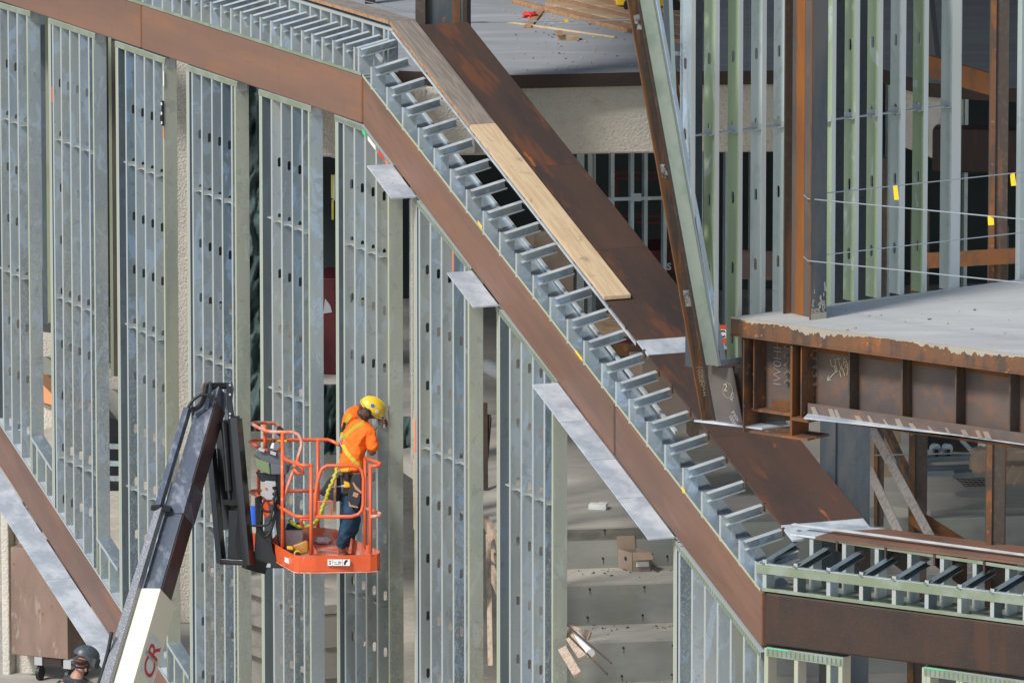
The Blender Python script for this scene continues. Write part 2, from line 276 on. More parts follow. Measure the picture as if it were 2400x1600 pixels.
# ------------------------------------------------------------------ stud (C section) as sheet mesh
def slotpts(n,z,w=.019,h=.052,k=5):
    a=[]
    for i in range(k+1):
        t=math.pi*i/k; a.append((n+w*math.cos(t),z+(h-w)+w*math.sin(t)))
    for i in range(k+1):
        t=math.pi+math.pi*i/k; a.append((n+w*math.cos(t),z-(h-w)+w*math.sin(t)))
    return a
def stud(F,u,z0,z1,parent,mats,holes=(),fl=.041,dep=.152,sgn=-1,n0=0.0,name='stud',hn=None,z1b=None):
    """web at u facing +u (camera); flange runs in sgn*u direction; mats=(web,flange)"""
    m=MB(); hn=n0+dep*.53 if hn is None else hn
    z1b=z1 if z1b is None else z1b
    hs=sorted(h for h in holes if z0+.09<h<min(z1,z1b)-.09); cur=z0
    for h in hs:
        a,b=h-.07,h+.07
        if a>cur: m.add([F.P(u,n0,cur),F.P(u,n0+dep,cur),F.P(u,n0+dep,a),F.P(u,n0,a)],[(0,1,2,3)])
        sp=slotpts(hn,h)
        # right half: (n>hn) points with angle from top going cw ; left half
        top=[p for p in sp[:6]]; bot=[p for p in sp[6:]]
        rt=[top[0]]; 
        Rr=[(n0+dep,a),(n0+dep,b),(hn,b)]+[top[3],top[2],top[1],top[0],bot[5],bot[4],bot[3]]+[(hn,a)]
        Lf=[(n0,b),(n0,a),(hn,a)]+[bot[3],bot[2],bot[1],bot[0],top[5],top[4],top[3]]+[(hn,b)]
        Rr[3]=(hn,top[2][1]+.0015) ; Rr[9]=(hn,bot[3][1]-.0005); 
        Lf[3]=Rr[9]; Lf[9]=Rr[3]
        m.add([F.P(u,q[0],q[1]) for q in Rr],[tuple(range(len(Rr)))])
        m.add([F.P(u,q[0],q[1]) for q in Lf],[tuple(range(len(Lf)))])
        cur=b
    m.add([F.P(u,n0,cur),F.P(u,n0+dep,cur),F.P(u,n0+dep,z1b),F.P(u,n0,z1)],[(0,1,2,3)])
    e=sgn*fl; t=.013
    m.add([F.P(u,n0,z0),F.P(u+e,n0,z0),F.P(u+e,n0,z1),F.P(u,n0,z1)],[(0,1,2,3)],1)
    m.add([F.P(u,n0+dep,z0),F.P(u+e,n0+dep,z0),F.P(u+e,n0+dep,z1b),F.P(u,n0+dep,z1b)],[(0,1,2,3)],1)
    m.add([F.P(u+e,n0,z0),F.P(u+e,n0+t,z0),F.P(u+e,n0+t,z1),F.P(u+e,n0,z1)],[(0,1,2,3)],1)
    m.add([F.P(u+e,n0+dep,z0),F.P(u+e,n0+dep-t,z0),F.P(u+e,n0+dep-t,z1b),F.P(u+e,n0+dep,z1b)],[(0,1,2,3)],1)
    return m.build(name,list(mats),parent,solid=.003)
def bridging(F,us,z,parent,n0=0.0,name='bridging_channel',m_='flange'):
    m=MB()
    for u in us: 
        m.box(F,u+.003,u+.006,n0+.01,n0+.14,z-.014,z+.03); m.box(F,u+.006,u+.045,n0+.01,n0+.14,z-.014,z-.010)
    m.box(F,us[0],us[-1]+.01,n0+.058,n0+.094,z-.006,z-.003); m.box(F,us[0],us[-1]+.01,n0+.056,n0+.059,z-.018,z-.003)
    return m.build(name,M[m_],parent)
def track_top(F,pts,parent,mt,h=.062,n0=0.0,dep=.152,name='top_track',ext=.0,slots=False):
    """pts: [(u,z)...] outer top edge"""
    m=MB()
    for (u0,z0),(u1,z1) in zip(pts[:-1],pts[1:]):
        m.poly(F,[(u0,z0),(u1,z1),(u1,z1-h),(u0,z0-h)],n0-.005,n0-.002,0)
        m.poly(F,[(u0,z0),(u1,z1),(u1,z1+.003),(u0,z0+.003)],n0-.005,n0+dep,1)
        if slots:
            k=int((u1-u0)/.05)
            for i in range(k):
                a=lerp(u0,u1,(i+.3)/k); b=lerp(u0,u1,(i+.55)/k); za=lerp(z0,z1,(i+.3)/k)
                m.poly(F,[(a,za-.014),(b,za-.014),(b,za-h+.012),(a,za-h+.012)],n0-.0065,n0-.0045,2)
    return m.build(name,[mt,M['flange'],M['galv_dark']],parent)
def interp(pts):
    def f(u):
        for (a,za),(b,zb) in zip(pts[:-1],pts[1:]):
            if u<=b or (b,zb)==pts[-1]: return za+(zb-za)*(u-a)/(b-a)
    return f
ZOFF=FL.px(600,1750)[1]
VR=random.Random(21)
def panel(label,xs,yref,top,hole,br,web='galv',jweb='galv',fl='flange_g',bot=None,lowspeck=None,clip=True,jh=False,tapes=()):
    us=[FL.px(x,yref)[0] for x in xs]
    tp=[FL.px(*p) for p in top]; tz=interp(tp)
    if bot is None: bz=lambda u:ZOFF
    else: bz=interp([FL.px(*p) for p in bot])
    root=thing('stud_wall_panel',label,'stud panel',FL.P(us[0],0,bz(us[0])),'metal stud panels under the brown steel beams')
    hz_=FL.px(hole[0],hole[1],.08)[1]
    hs=[hz_-.61*k for k in range(0,16)]
    for i,u in enumerate(us):
        last=i==len(us)-1
        _r=VR.random()
        w=jweb if last else (web if isinstance(web,str) else web[i%len(web)])
        if not last and _r<.22: w='galv_b'
        elif not last and _r>.88: w='galv_l'
        stud(FL,u,bz(u),tz(u)-.004,root,(M[w],M[fl] if (last or i==0) else M['flange']),holes=() if (last and not jh) else hs,name='jamb_stud' if last else 'stud',z1b=tz(u)-.004)
    if len(xs)>2 and us[1]-us[0]>.12: # boxed first stud: closing stud facing the other way
        stud(FL,us[0]+.045,bz(us[0]+.045),tz(us[0]+.045)-.004,root,(M['galv_dark'],M['flange']),name='stud')
    track_top(FL,[(u+(-.043 if k==0 else (.02 if k==len(tp)-1 else 0)),z) for k,(u,z) in enumerate(tp)],root,M['track'],slots=(len(tp)>2 or (tp[1][1]-tp[0][1])<-.25))
    for b in br:
        zb=FL.px(b[0],b[1],.08)[1]
        cu=[u for u in us[:-1] if tz(u)-zb>.1 and zb-bz(u)>.1]
        if len(cu)>1: bridging(FL,cu,zb,root)
    if clip:
        m=MB(); u=us[-1]; zt=tz(u)-.01
        m.box(FL,u+.003,u+.006,.018,.135,zt-.10,zt)
        for k in range(4): m.box(FL,u+.006,u+.013,.03+k*.03,.036+k*.03,zt-.085,zt-.012)
        m.build('slip_clip',M['brace'],root)
    for (x,y0,y1,mt) in tapes:
        u,z=FL.px(x,y0); z1=FL.px(x,y1)[1]; m=MB(); m.box(FL,u-.02,u+.004,-.006,-.003,z1,z); m.build('paint_mark',M[mt],root)
    return root,us,tz,bz
STR=[(-60,903),(0,995),(288,1437),(420,1639)]
LOWTOP=[(x,y) for x,y in STR]
pa=panel('leftmost stud panel, cut by the photo edge, standing on the lower sloping brown beam',[-20,2,22,43,66],200,[(-22,1),(70,27)],(17,150),[(22,278),(22,633)],web=['galv','galv_speck'],bot=STR,jweb='galv_speck')
pb=panel('second stud panel from the left, standing on the lower sloping brown beam',[118,127,146,167,189,211,221],300,[(117,44),(222,79)],(141,195),[(130,320),(130,688),(131,1060)],web=['galv_speck','galv','galv_speck'],bot=STR,jweb='galv_speck',tapes=[(124,205,240,'orange_s')])
pc=panel('third stud panel from the left, a black level stuck to its jamb',[275,297,319,341,363,385],300,[(273,98),(386,137)],(312,256),[(284,373),(284,750),(286,1128)],web=['galv','galv_speck','galv'],jweb='galv_gr',tapes=[(385,168,202,'white'),(385,300,325,'orange_s')])
pd=panel('fourth stud panel from the left, behind the top of the boom',[442,454,476,500,523,546,554],500,[(441,154),(555,192)],(469,315),[(456,439),(457,822),(458,1210)],web=['galv_speckh','galv','galv_speckh'],jweb='galv_gr')
pe=panel('fifth stud panel from the left, behind the orange work platform',[612,639,662,687,711,726],500,[(610,211),(728,249)],(632,372),[(620,502),(620,898)],web=['galv','galv_speckh','galv_speckh'],jweb='galv')
pf=panel('sixth stud panel from the left, in front of the worker, under the bend of the beam',[790,808,833,858,884,912],500,[(788,271),(848,293),(918,388)],(825,432),[(800,560),(802,1370)],web=['galv_warm','galv_warm','galv'],jweb='galv_gr',clip=False,tapes=[(913,950,958,'galv_dark')])
pg=panel('stud panel between the first two galvanized plates, under the sloping beam',[974,985,1011,1037,1064,1091,1100],700,[(973,460),(1103,628)],(1002,632),[(990,1041),(990,1590)],web=['galv_warm','galv_warm','galv'],jweb='galv_gr',clip=False,tapes=[(1063,590,640,'orange_s'),(975,985,1060,'orange_s')])
ph=panel('stud panel between the second and the long galvanized plate, under the sloping beam',[1168,1197,1224,1251,1278,1297],950,[(1167,716),(1305,893)],(1213,852),[(1180,1128)],web=['galv','galv_warm','galv'],jweb='galv_gr',clip=False)
pi_=panel('last stud panel under the foot of the sloping beam, right of the concrete steps',[1582,1594,1624,1654,1684,1715,1746,1779],1500,[(1581,1260),(1782,1527)],(1616,1750),[],web=['galv','galv','galv_warm'],jweb='galv',clip=False)
m=MB(); _p=[FL.px(*q) for q in STR[1:]]; _a,_b=_p[0],_p[-1]; _a=(_a[0]-2,_a[1]-(_b[1]-_a[1])/(_b[0]-_a[0])*2)
m.poly(FL,[(_a[0],_a[1]+.002),(_b[0],_b[1]+.002),(_b[0],_b[1]+.028),(_a[0],_a[1]+.028)],-.006,-.002,1); m.poly(FL,[(_a[0],_a[1]+.002),(_b[0],_b[1]+.002),(_b[0],_b[1]+.007),(_a[0],_a[1]+.007)],-.0015,.30)
one(m,'bottom_track',[M['plate'],M['flange']],'galvanized track lying on the lower sloping beam under the left stud panels','metal track')
# sill infills between the lower panels
def sill(label,x0,y0,x1,y1,xs):
    u0,z0=FL.px(x0,y0); u1,z1=FL.px(x1,y1)
    root=thing('sill_frame',label,'sill frame',FL.P(u0,0,z1-1),'low sloped sill frames between the stud panels')
    m=MB(); m.poly(FL,[(u0,z0),(u1,z1),(u1,z1+.004),(u0,z0+.004)],-.002,.156); m.build('sill_sheet',M['sill'],root)
    m=MB(); m.poly(FL,[(u0,z0),(u1,z1),(u1,z1-.035),(u0,z0-.035)],-.005,-.002); m.build('sill_track',M['flange'],root)
    bz=interp([FL.px(*p) for p in STR]); tz=interp([(u0,z0),(u1,z1)])
    for x in xs:
        u=FL.px(x,(y0+y1)/2)[0]; stud(FL,u,max(bz(u),ZOFF),tz(u)-.005,root,(M['galv'],M['flange_g']),name='stud')
sill('low sloped sill frame between the first two stud panels on the left',73,1022,122,1098,[76,88,109])
sill('low sloped sill frame between the second and third stud panels',226,1256,276,1332,[229,236,257])
sill('low sloped sill frame left of the fourth stud panel, behind the boom',391,1503,443,1585,[394,410,432])
# spirit level on panel C
m=MB(); u,z=FL.px(386,237); u,z2=FL.px(386,295); m.box(FL,u-.03,u-.002,-.03,-.006,z2,z)
lv=thing('spirit_level','black spirit level held upright on the jamb of the third stud panel','level',FL.P(u,0,z2)); m.build('frame',M['rubber'],lv)
m=MB()
for t in (.12,.5,.88):
    zz=lerp(z2,z,t); m.box(FL,u-.033,u-.001,-.033,-.028,zz-.015,zz+.015)
m.build('vial',M['white'],lv)
# ------------------------------------------------------------------ tube beams
def fbeam(F,px,label,mt,n0=-.004,n1=.25,group='brown rusted steel tube beams'):
    m=MB(); m.poly(F,[F.px(x,y,n0) for x,y in px],n0,n1)
    return one(m,'steel_tube_beam',mt,label,'steel beam',group,bevel=.022,seg=3)
fbeam(FL,[(-60,-112),(328,11),(328,114),(-60,-16)],'brown rusted level tube beam at the upper left, left of the joint',M['rust_lv'])
fbeam(FL,[(331.5,12.5),(846,178),(846,290),(331.5,115)],'brown rusted level tube beam between the upper joint and the bend',M['rust_lv'])
fbeam(FL,[(850.5,182),(1437,945),(1437,1068.5),(850.5,293)],'long brown tube beam sloping down from the bend to the middle joint',M['rust'])
fbeam(FL,[(1441.5,951),(1783,1386),(1783,1516),(1441.5,1074)],'lower brown sloping tube beam, from the joint down to the corner',M['rust'])
fbeam(FL,[(-60,903),(0,995),(420,1639),(420,1740),(-60,1002)],'brown sloping tube beam in the lower left corner behind the boom',M['rust'])
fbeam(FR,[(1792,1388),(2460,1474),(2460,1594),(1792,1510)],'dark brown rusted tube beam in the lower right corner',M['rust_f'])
for x,y0,y1,lb,mt in ((330,14,112,'orange-rusted weld joint in the level beam at upper left','rust_oo'),(848.2,182,288,'orange-rusted weld joint at the bend of the beam','rust_oo'),(1439.2,950,1066,'dark weld joint in the middle of the sloping beam','dk_steel')):
    a=FL.px(x,y0,-.01); b=FL.px(x,y1,-.01); m=MB(); m.box(FL,a[0]-.06,a[0]+.06,.006,.2,b[1],a[1]); one(m,'weld_joint',M[mt],lb,'weld joint')
# galvanized plates welded to the beam's underside
def soffit(px,label,n=-.30,seams=()):
    (x0,y0),(x1,y1)=px; a=FL.px(x0,y0,-.025); b=FL.px(x1,y1,-.025)
    root=thing('galvanized_plate',label,'steel plate',FL.P(b[0],-.1,b[1]),'galvanized plates welded under the sloping beams')
    ts=[0]+list(seams)+[1]
    for t0,t1 in zip(ts[:-1],ts[1:]):
        e=.004/ (b[0]-a[0])
        p=[(lerp(a[0],b[0],t0+e),lerp(a[1],b[1],t0+e)),(lerp(a[0],b[0],t1-e),lerp(a[1],b[1],t1-e))]
        m=MB(); m.poly(FL,p+[(p[1][0],p[1][1]-.014),(p[0][0],p[0][1]-.014)],n,-.022)
        m.build('plate',M['plate'],root)
soffit([(917,384),(975,461)],'small galvanized plate sticking out under the beam just below its bend')
soffit([(1105,634),(1168,715)],'small galvanized plate second below the bend, over the middle stud panel')
soffit([(1306,896),(1581,1258)],'long galvanized plate of four pieces sticking out under the sloping beam',seams=(.25,.5,.745))
soffit([(-40,1038),(420,1742)],'long soot-marked galvanized plate in the lower left corner',n=-.34,seams=(.462,))
# ------------------------------------------------------------------ parapet framing, level run
def cbrace(F0,p0,p1,parent,w=.045,h=.085,mt='brace',lip=True,tilt=13):
    """C channel lying on its side, open toward the camera-right"""
    a=Vector(p0); b=Vector(p1); d=(b-a).normalized(); side=F0.U.copy(); side=(side-d*side.dot(d)).normalized(); up=side.cross(d); 
    if up.z<0: up=-up
    if tilt: up,side=(up*math.cos(R(tilt))+side*math.sin(R(tilt))),(side*math.cos(R(tilt))-up*math.sin(R(tilt)))
    m=MB(); t=.003
    def sheet(o0,o1,mi=0):
        m.add([a+o0,b+o0,b+o1,a+o1],[(0,1,2,3)],mi)
    tp=up*(h/2); s=side*w
    sheet(-tp,tp); sheet(tp,tp+s,1); sheet(-tp,-tp+s,1)
    if lip: sheet(-tp+s,-tp+s+up*.014,1)
    return m.build('brace_channel',[M['stub' if mt=='brace' else mt],M[mt]],parent,solid=.003)  # darker web, brighter flanges: the top highlight is put into the colours
xsH=[292,315,337,360,383,406,428,451,474,496,520,543,566,590,612,636.5,660.5,684.7,709,733,757,782,807,832,842]
topz=FL.px(782,95+58)[1]  # beam top level line
bt0=FL.px(300,2); bt1=FL.px(847,178); btz=interp([bt0,bt1])
rootH=thing('parapet_frame','level parapet frame of short galvanized studs along the upper left beam','parapet frame',FL.P(bt0[0],0,btz(bt0[0])),'parapet frames on top of the beams')
m=MB(); m.poly(FL,[(bt0[0]-3,btz(bt0[0]-3)+.002),(bt1[0],btz(bt1[0])+.002),(bt1[0],btz(bt1[0])+.036),(bt0[0]-3,btz(bt0[0]-3)+.036)],-.006,-.002)
m.poly(FL,[(bt0[0]-3,btz(bt0[0]-3)+.002),(bt1[0],btz(bt1[0])+.002),(bt1[0],btz(bt1[0])+.006),(bt0[0]-3,btz(bt0[0]-3)+.006)],-.002,.152)
m.build('bottom_track',M['track'],rootH)
random.seed(3)
RISE=.085; NIN=.34
plkz=None
for i,x in enumerate(xsH):
    u=FL.px(x,120)[0]; z0=btz(u)+.006; z1=z0+.275
    stud(FL,u,z0,z1,rootH,(M['stub'],M['flange']),holes=[z0+.17] if i in(7,8,9,11,12,14,15) else (),dep=.152)
    stud(FL,u,z0,z1+.20,rootH,(M['galv'],M['flange']),n0=NIN,dep=.10,holes=[])
    cbrace(FL,FL.P(u+.006,.012,z1-.04),FL.P(u+.006,NIN+.06,z1-.04+RISE),rootH)
m=MB(); ze=btz(bt1[0])+.275+.20
m.poly(FL,[(bt0[0]-3,btz(bt0[0]-3)+.485),(bt1[0]+.05,ze+.010),(bt1[0]+.05,ze-.02),(bt0[0]-3,btz(bt0[0]-3)+.455)],NIN-.004,NIN+.1)
m.build('inner_track',M['flange'],rootH)
# plank on the level run: outer top edge passes (911,48)
NP=NIN-.01; WP=.286
pz=FL.px(911,48,NP); pzs=FL.px(720,-8,NP)
m=MB(); 
q=[FL.P(pzs[0]-4,NP,pzs[1]+(pzs[1]-pz[1])/(pzs[0]-pz[0])*-4),FL.P(pz[0],NP,pz[1]),FL.P(pz[0]+.06,NP+WP,pz[1]),FL.P(pzs[0]-4,NP+WP,pzs[1]+(pzs[1]-pz[1])/(pzs[0]-pz[0])*-4)]
m.extr(q,(0,0,-.038)); one(m,'wood_plank',M['wood_g'],'weathered plank capping the level parapet, cut at the bend','plank','planks capping the parapet')
m=MB(); m.poly(FL,[(pzs[0]-4,q[0].z-.001),(pz[0],pz[1]-.001),(pz[0],pz[1]-.037),(pzs[0]-4,q[0].z-.037)],NP-.003,NP-.0005); 
me_=m.build('sawn_edge',M['wood_edge'],bpy.data.objects['wood_plank'])
# ------------------------------------------------------------------ parapet framing, sloping run
S0=FL.px(850,180); S1=FL.px(1783,1386); sz=lambda u:S0[1]+(S1[1]-S0[1])*(u-S0[0])/(S1[0]-S0[0])
xsD=[(872,198),(909,245),(945.6,293),(983,341),(1020,391),(1058,438),(1095.6,489),(1135,539),(1173.5,590),(1212,641),(1252,692),(1292,744),(1332,795),(1371,847),(1413,902),(1446,941),(1477,984),(1519,1037),(1561,1091),(1603,1147),(1647,1202),(1690,1257),(1735,1317),(1773,1364)]
rootD=thing('parapet_frame','sloping parapet frame of short studs and shiny channels beside the long rusted plate','parapet frame',FL.P(S0[0],0,S0[1]),'parapet frames on top of the beams')
m=MB(); m.poly(FL,[(S0[0],S0[1]+.002),(S1[0],S1[1]+.002),(S1[0],S1[1]+.030),(S0[0],S0[1]+.030)],-.006,-.002); m.build('bottom_track',M['flange_g'],rootD)
m=MB(); m.poly(FL,[(S0[0],S0[1]+.001),(S1[0],S1[1]+.001),(S1[0],S1[1]+.006),(S0[0],S0[1]+.006)],-.0015,.33); m.build('base_sheet',M['sill'],rootD)
PL0=FL.px(912,58,.34); PL1=FL.px(1838,1243,.34); plz=lambda u:PL0[1]+(PL1[1]-PL0[1])*(u-PL0[0])/(PL1[0]-PL0[0])
for i,(x,y) in enumerate(xsD):
    u=FL.px(x,y)[0]; z0=sz(u)+.004; z1=z0+.225+.012*(i/24)
    stud(FL,u,z0-.015,z1,rootD,(M['stub'],M['flange']),holes=[z0+.12] if i==17-1 else ())
    # slanted channel
    p0=FL.P(u+.01,.03,z1-.012-.03); sx,sy=None,None
    ub=u-.0; cbrace(FL,p0,FL.P(ub+.01,.405+.012*(i/24),z1-.042+.09),rootD,w=.055,h=.092)
    if i%1==0 and 0<i<23:
        uu=u+.2; m=MB(); m.box(FL,uu,uu+.03,.345,.36,plz(uu)-.085,plz(uu)-.0); m.build('clip',M['rust_plate'],rootD)
# inner lower track seen between the channels
A=FL.px(880,124,.33); B=FL.px(1582,1010,.33)
m=MB(); m.poly(FL,[A,B,(B[0],B[1]-.035),(A[0],A[1]-.035)],.33,.333); m.poly(FL,[A,B,(B[0],B[1]+.003),(A[0],A[1]+.003)],.33,.36); m.build('inner_track',M['brace'],rootD)
u0,u1=PL0[0]+.05,FL.px(1489,797,.34)[0]
m=MB(); m.poly(FL,[(u0,plz(u0)-.022),(u1,plz(u1)-.022),(u1,plz(u1)-.058),(u0,plz(u0)-.058)],.342,.346); m.poly(FL,[(u0,plz(u0)-.022),(u1,plz(u1)-.022),(u1,plz(u1)-.026),(u0,plz(u0)-.026)],.342,.42); m.build('upper_track',M['brace'],rootD)
# sloped rusted plate
UA=PL0[0]+.04; UB=PL1[0]
def plate_seg(ua,ub,label,mt=M['rust_plate'],n0=.352,n1=1.22,web=True,ends=(0,0)):
    root=thing('rusted_steel_plate',label,'steel plate',FL.P(ub,n0,plz(ub)),'plates of the long sloping rusted walkway')
    m=MB(); m.extr([FL.P(ua,n0,plz(ua)),FL.P(ub,n0,plz(ub)),FL.P(ub+ends[1],n1,plz(ub+ends[1])),FL.P(ua+ends[0],n1,plz(ua+ends[0]))],(0,0,-.02)); m.build('top_plate',mt,root)
    if web:
        m=MB(); m.poly(FL,[(ua,plz(ua)-.021),(ub,plz(ub)-.021),(ub,plz(ub)-.42),(ua,plz(ua)-.42)],n1-.12,n1-.10); m.build('web',mt,root)
    return root
us_=[UA,FL.px(1208,430,.34)[0]-.35,FL.px(1368,640,.34)[0]-.42,FL.px(1490,797,.34)[0]]
r1=plate_seg(us_[0],us_[1]-.004,'top piece of the sloping rusted plate, below the brown column')
r2=plate_seg(us_[1],us_[2]-.004,'middle piece of the sloping rusted plate, beside the new pine plank')
r3=plate_seg(us_[2],us_[3]-.004,'orange-stained piece of the sloping rusted plate where the pine plank ends')
ug=FL.px(1517,827,.34)[0]
r4=plate_seg(us_[3],ug-.004,'narrow galvanized splice plate across the rusted walkway behind the leaning column',M['plate'],web=False)
um=FL.px(1668,1024,.34)[0]
r5=plate_seg(ug,um-.004,'piece of the sloping rusted plate passing under the leaning column')
r6=plate_seg(um,UB-.1,'lowest piece of the sloping rusted plate, left of the blue-grey column')
r7=plate_seg(UB-.096,UB+.16,'galvanized corner plate at the foot of the rusted walkway',M['plate'],web=False)
# planks on the slope
def plank(x0,y0,x1,y1,mt,label,ends=True):
    a=FL.px(x0,y0,NP); b=FL.px(x1,y1,NP)
    m=MB(); m.extr([FL.P(a[0],NP,a[1]),FL.P(b[0],NP,b[1]),FL.P(b[0],NP+WP,b[1]),FL.P(a[0],NP+WP,a[1])],(0,0,-.04))
    o=one(m,'wood_plank',mt,label,'plank','planks capping the parapet',bevel=.003,seg=1)
    m=MB(); m.poly(FL,[(a[0],a[1]-.002),(b[0],b[1]-.002),(b[0],b[1]-.038),(a[0],a[1]-.038)],NP-.003,NP-.0005); m.build('sawn_edge',M['wood_edge'] if 'weath' in label else M['wood'],o)
plank(913,49,1100,291,M['wood_g'],'weathered grey plank lying on the top of the sloping rusted plate')
plank(1101,292,1417,694,M['wood'],'pale new pine plank lying on the sloping rusted plate')
# green string line over the plate
def onplate(x,y):
    n=.7
    for _ in range(12):
        u,z=FL.px(x,y,n); n+= (z-plz(u)-.004)*-2.0
    return FL.P(u,n,z)
# ================================================================== corner run to the right (frame R)
def rz(x0,y0,x1,y1,n=0.0):
    a=FR.px(x0,y0,n); b=FR.px(x1,y1,n); return lambda u:a[1]+(b[1]-a[1])*(u-a[0])/(b[0]-a[0])
ubase=rz(1800,1386,2400,1464); uu=lambda x,y,n=0.0:FR.px(x,y,n)[0]
rootR=thing('parapet_frame','parapet frame with a wide pale green band on the dark beam at lower right','parapet frame',FR.P(uu(1790,1388),0,ubase(uu(1790,1388))),'parapet frames on top of the beams')
ua,ub=uu(1786,1386),uu(2460,1470)
m=MB(); m.poly(FR,[(ua,ubase(ua)+.003),(ub,ubase(ub)+.003),(ub,ubase(ub)+.036),(ua,ubase(ua)+.036)],-.006,-.002)
m.poly(FR,[(ua,ubase(ua)+.003),(ub,ubase(ub)+.003),(ub,ubase(ub)+.007),(ua,ubase(ua)+.007)],-.002,.5); m.build('bottom_track',M['track'],rootR)
btop=rz(1774,1319,2400,1395.5); ua,ub=uu(1774,1335),uu(2460,1400)
m=MB(); m.poly(FR,[(ua,btop(ua)),(ub,btop(ub)),(ub,btop(ub)-.09),(ua,btop(ua)-.09)],-.012,-.008); m.poly(FR,[(ua,btop(ua)),(ub,btop(ub)),(ub,btop(ub)+.004),(ua,btop(ua)+.004)],-.012,.04,1)
m.build('band',[M['track'],M['brace']],rootR)
NR=.27
for i in range(9):
    x=1792+76.8*i+ (0 if i else 4)
    u=uu(x,1390+.13*(x-1869)); z0=ubase(u)+.007
    stud(FR,u,z0,z0+.30,rootR,(M['galv_dark'] if i%2 else M['galv'],M['flange']),dep=.152)
itop=rz(1867,1249,2400,1329,NR)
for i in range(8):
    x=1906+76.5*i; u=FR.px(x,1300+.14*(x-1906),NR)[0]
    stud(FR,u,ubase(u)+.007,itop(u)-.03,rootR,(M['galv'],M['flange']),n0=NR,dep=.152)
ua,ub=FR.px(1867,1249,NR)[0],FR.px(2460,1338,NR)[0]
m=MB(); m.poly(FR,[(ua,itop(ua)),(ub,itop(ub)),(ub,itop(ub)-.032),(ua,itop(ua)-.032)],NR-.006,NR-.002); m.build('inner_track',M['track'],rootR)
for i in range(-1,8):
    dx=76.7*i; dy=.128*dx
    p0=FR.px(1858+dx,1334+dy,.0); p1=FR.px(1942+dx,1283+dy,NR+.14)
    cbrace(FR,FR.P(p0[0],0,p0[1]),FR.P(p1[0],NR+.14,p1[1]),rootR,w=.05,h=.075,mt='galv_dark')  # darker metal than the other braces: shade put into the colour
for i in range(5):
    x=1961+ [0,114,228,345,470][i]; y=1264+.135*(x-1961)
    a=FR.px(x,y,NR-.0); c=itop(a[0])
    m=MB(); m.poly(FR,[(a[0],c-.0),(a[0]+.022,c),(a[0]+.022,c-.11),(a[0],c-.11)],NR-.02,NR-.008)
    m.extr([FR.P(a[0],NR-.01,c-.10),FR.P(a[0],NR-.01,c-.0),FR.P(a[0],NR+.6,c),FR.P(a[0],NR+.6,c-.45)],FR.U*.012); m.build('gusset',M['rust_plate'],rootR)
# rusted top plate of the right run
ptop=rz(1935,1259,2400,1318,NR)
m=MB(); ua,ub=FR.px(1935,1259,NR)[0]-.1,ub
m.extr([FR.P(ua,NR-.02,ptop(ua)),FR.P(ub,NR-.02,ptop(ub)),FR.P(ub,NR+.68,ptop(ub)),FR.P(ua+.35,NR+.68,ptop(ua)),FR.P(ua+.0,NR+.3,ptop(ua))],(0,0,-.018))
rp=one(m,'rusted_steel_plate',M['rust'],'level rusted plate on top of the lower right parapet','steel plate')
m=MB(); m.extr([FR.P(ua-.28,NR-.02,ptop(ua-.28)),FR.P(ua-.004,NR-.02,ptop(ua)),FR.P(ua-.004,NR+.3,ptop(ua)),FR.P(ua+.34,NR+.69,ptop(ua)),FR.P(ua-.15,NR+.69,ptop(ua))],(0,0,-.018))
one(m,'galvanized_plate',M['plate'],'galvanized plate at the corner of the two parapets, left of the level rusted plate','steel plate')
a=FR.px(1858,1229,.45); b=FR.px(2430,1305,.45)
m=MB(); P0=FR.P(a[0],.45,a[1]); P1=FR.P(b[0],.45,b[1]); m.beam(P0,P1,.036,.003); m.beam(P0+Vector((0,0,.007))-FR.N*.018,P1+Vector((0,0,.007))-FR.N*.018,.003,.014); m.beam(P0+Vector((0,0,.007))+FR.N*.018,P1+Vector((0,0,.007))+FR.N*.018,.003,.014)
one(m,'metal_track',M['brace'],'loose shiny metal track lying along the level rusted plate','metal track')
# stud panels under the right beam
def rpanel(label,x0,y0,x1,y1,studs):
    tp=[FR.px(x0,y0,.02),FR.px(x1,y1,.02)]; zb=tp[0][1]-2.4
    root=thing('stud_wall_panel',label,'stud panel',FR.P(tp[0][0],.02,zb),'metal stud panels under the brown steel beams')
    track_top(FR,tp,root,M['track'],h=.085,n0=.02,slots=True); tz=interp(tp)
    for x,mt in studs:
        u=FR.px(x,1580,.02)[0]; stud(FR,u,zb,tz(u)-.005,root,(M[mt],M['flange_g']),n0=.02)
    m=MB(); m.box(FR,tp[0][0],tp[0][0]+.25,.012,.016,tp[0][1]-.012,tp[0][1]-.001); m.build('green_mark',M['green_s'],root)
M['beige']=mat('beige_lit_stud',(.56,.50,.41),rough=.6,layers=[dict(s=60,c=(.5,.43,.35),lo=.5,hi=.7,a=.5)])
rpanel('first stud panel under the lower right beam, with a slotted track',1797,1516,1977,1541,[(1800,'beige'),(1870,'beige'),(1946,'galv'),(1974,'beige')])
rpanel('stud panel in the bottom right corner, with a slotted track',2166,1562,2450,1603,[(2170,'galv'),(2180,'beige'),(2250,'galv'),(2256,'beige'),(2330,'galv')])
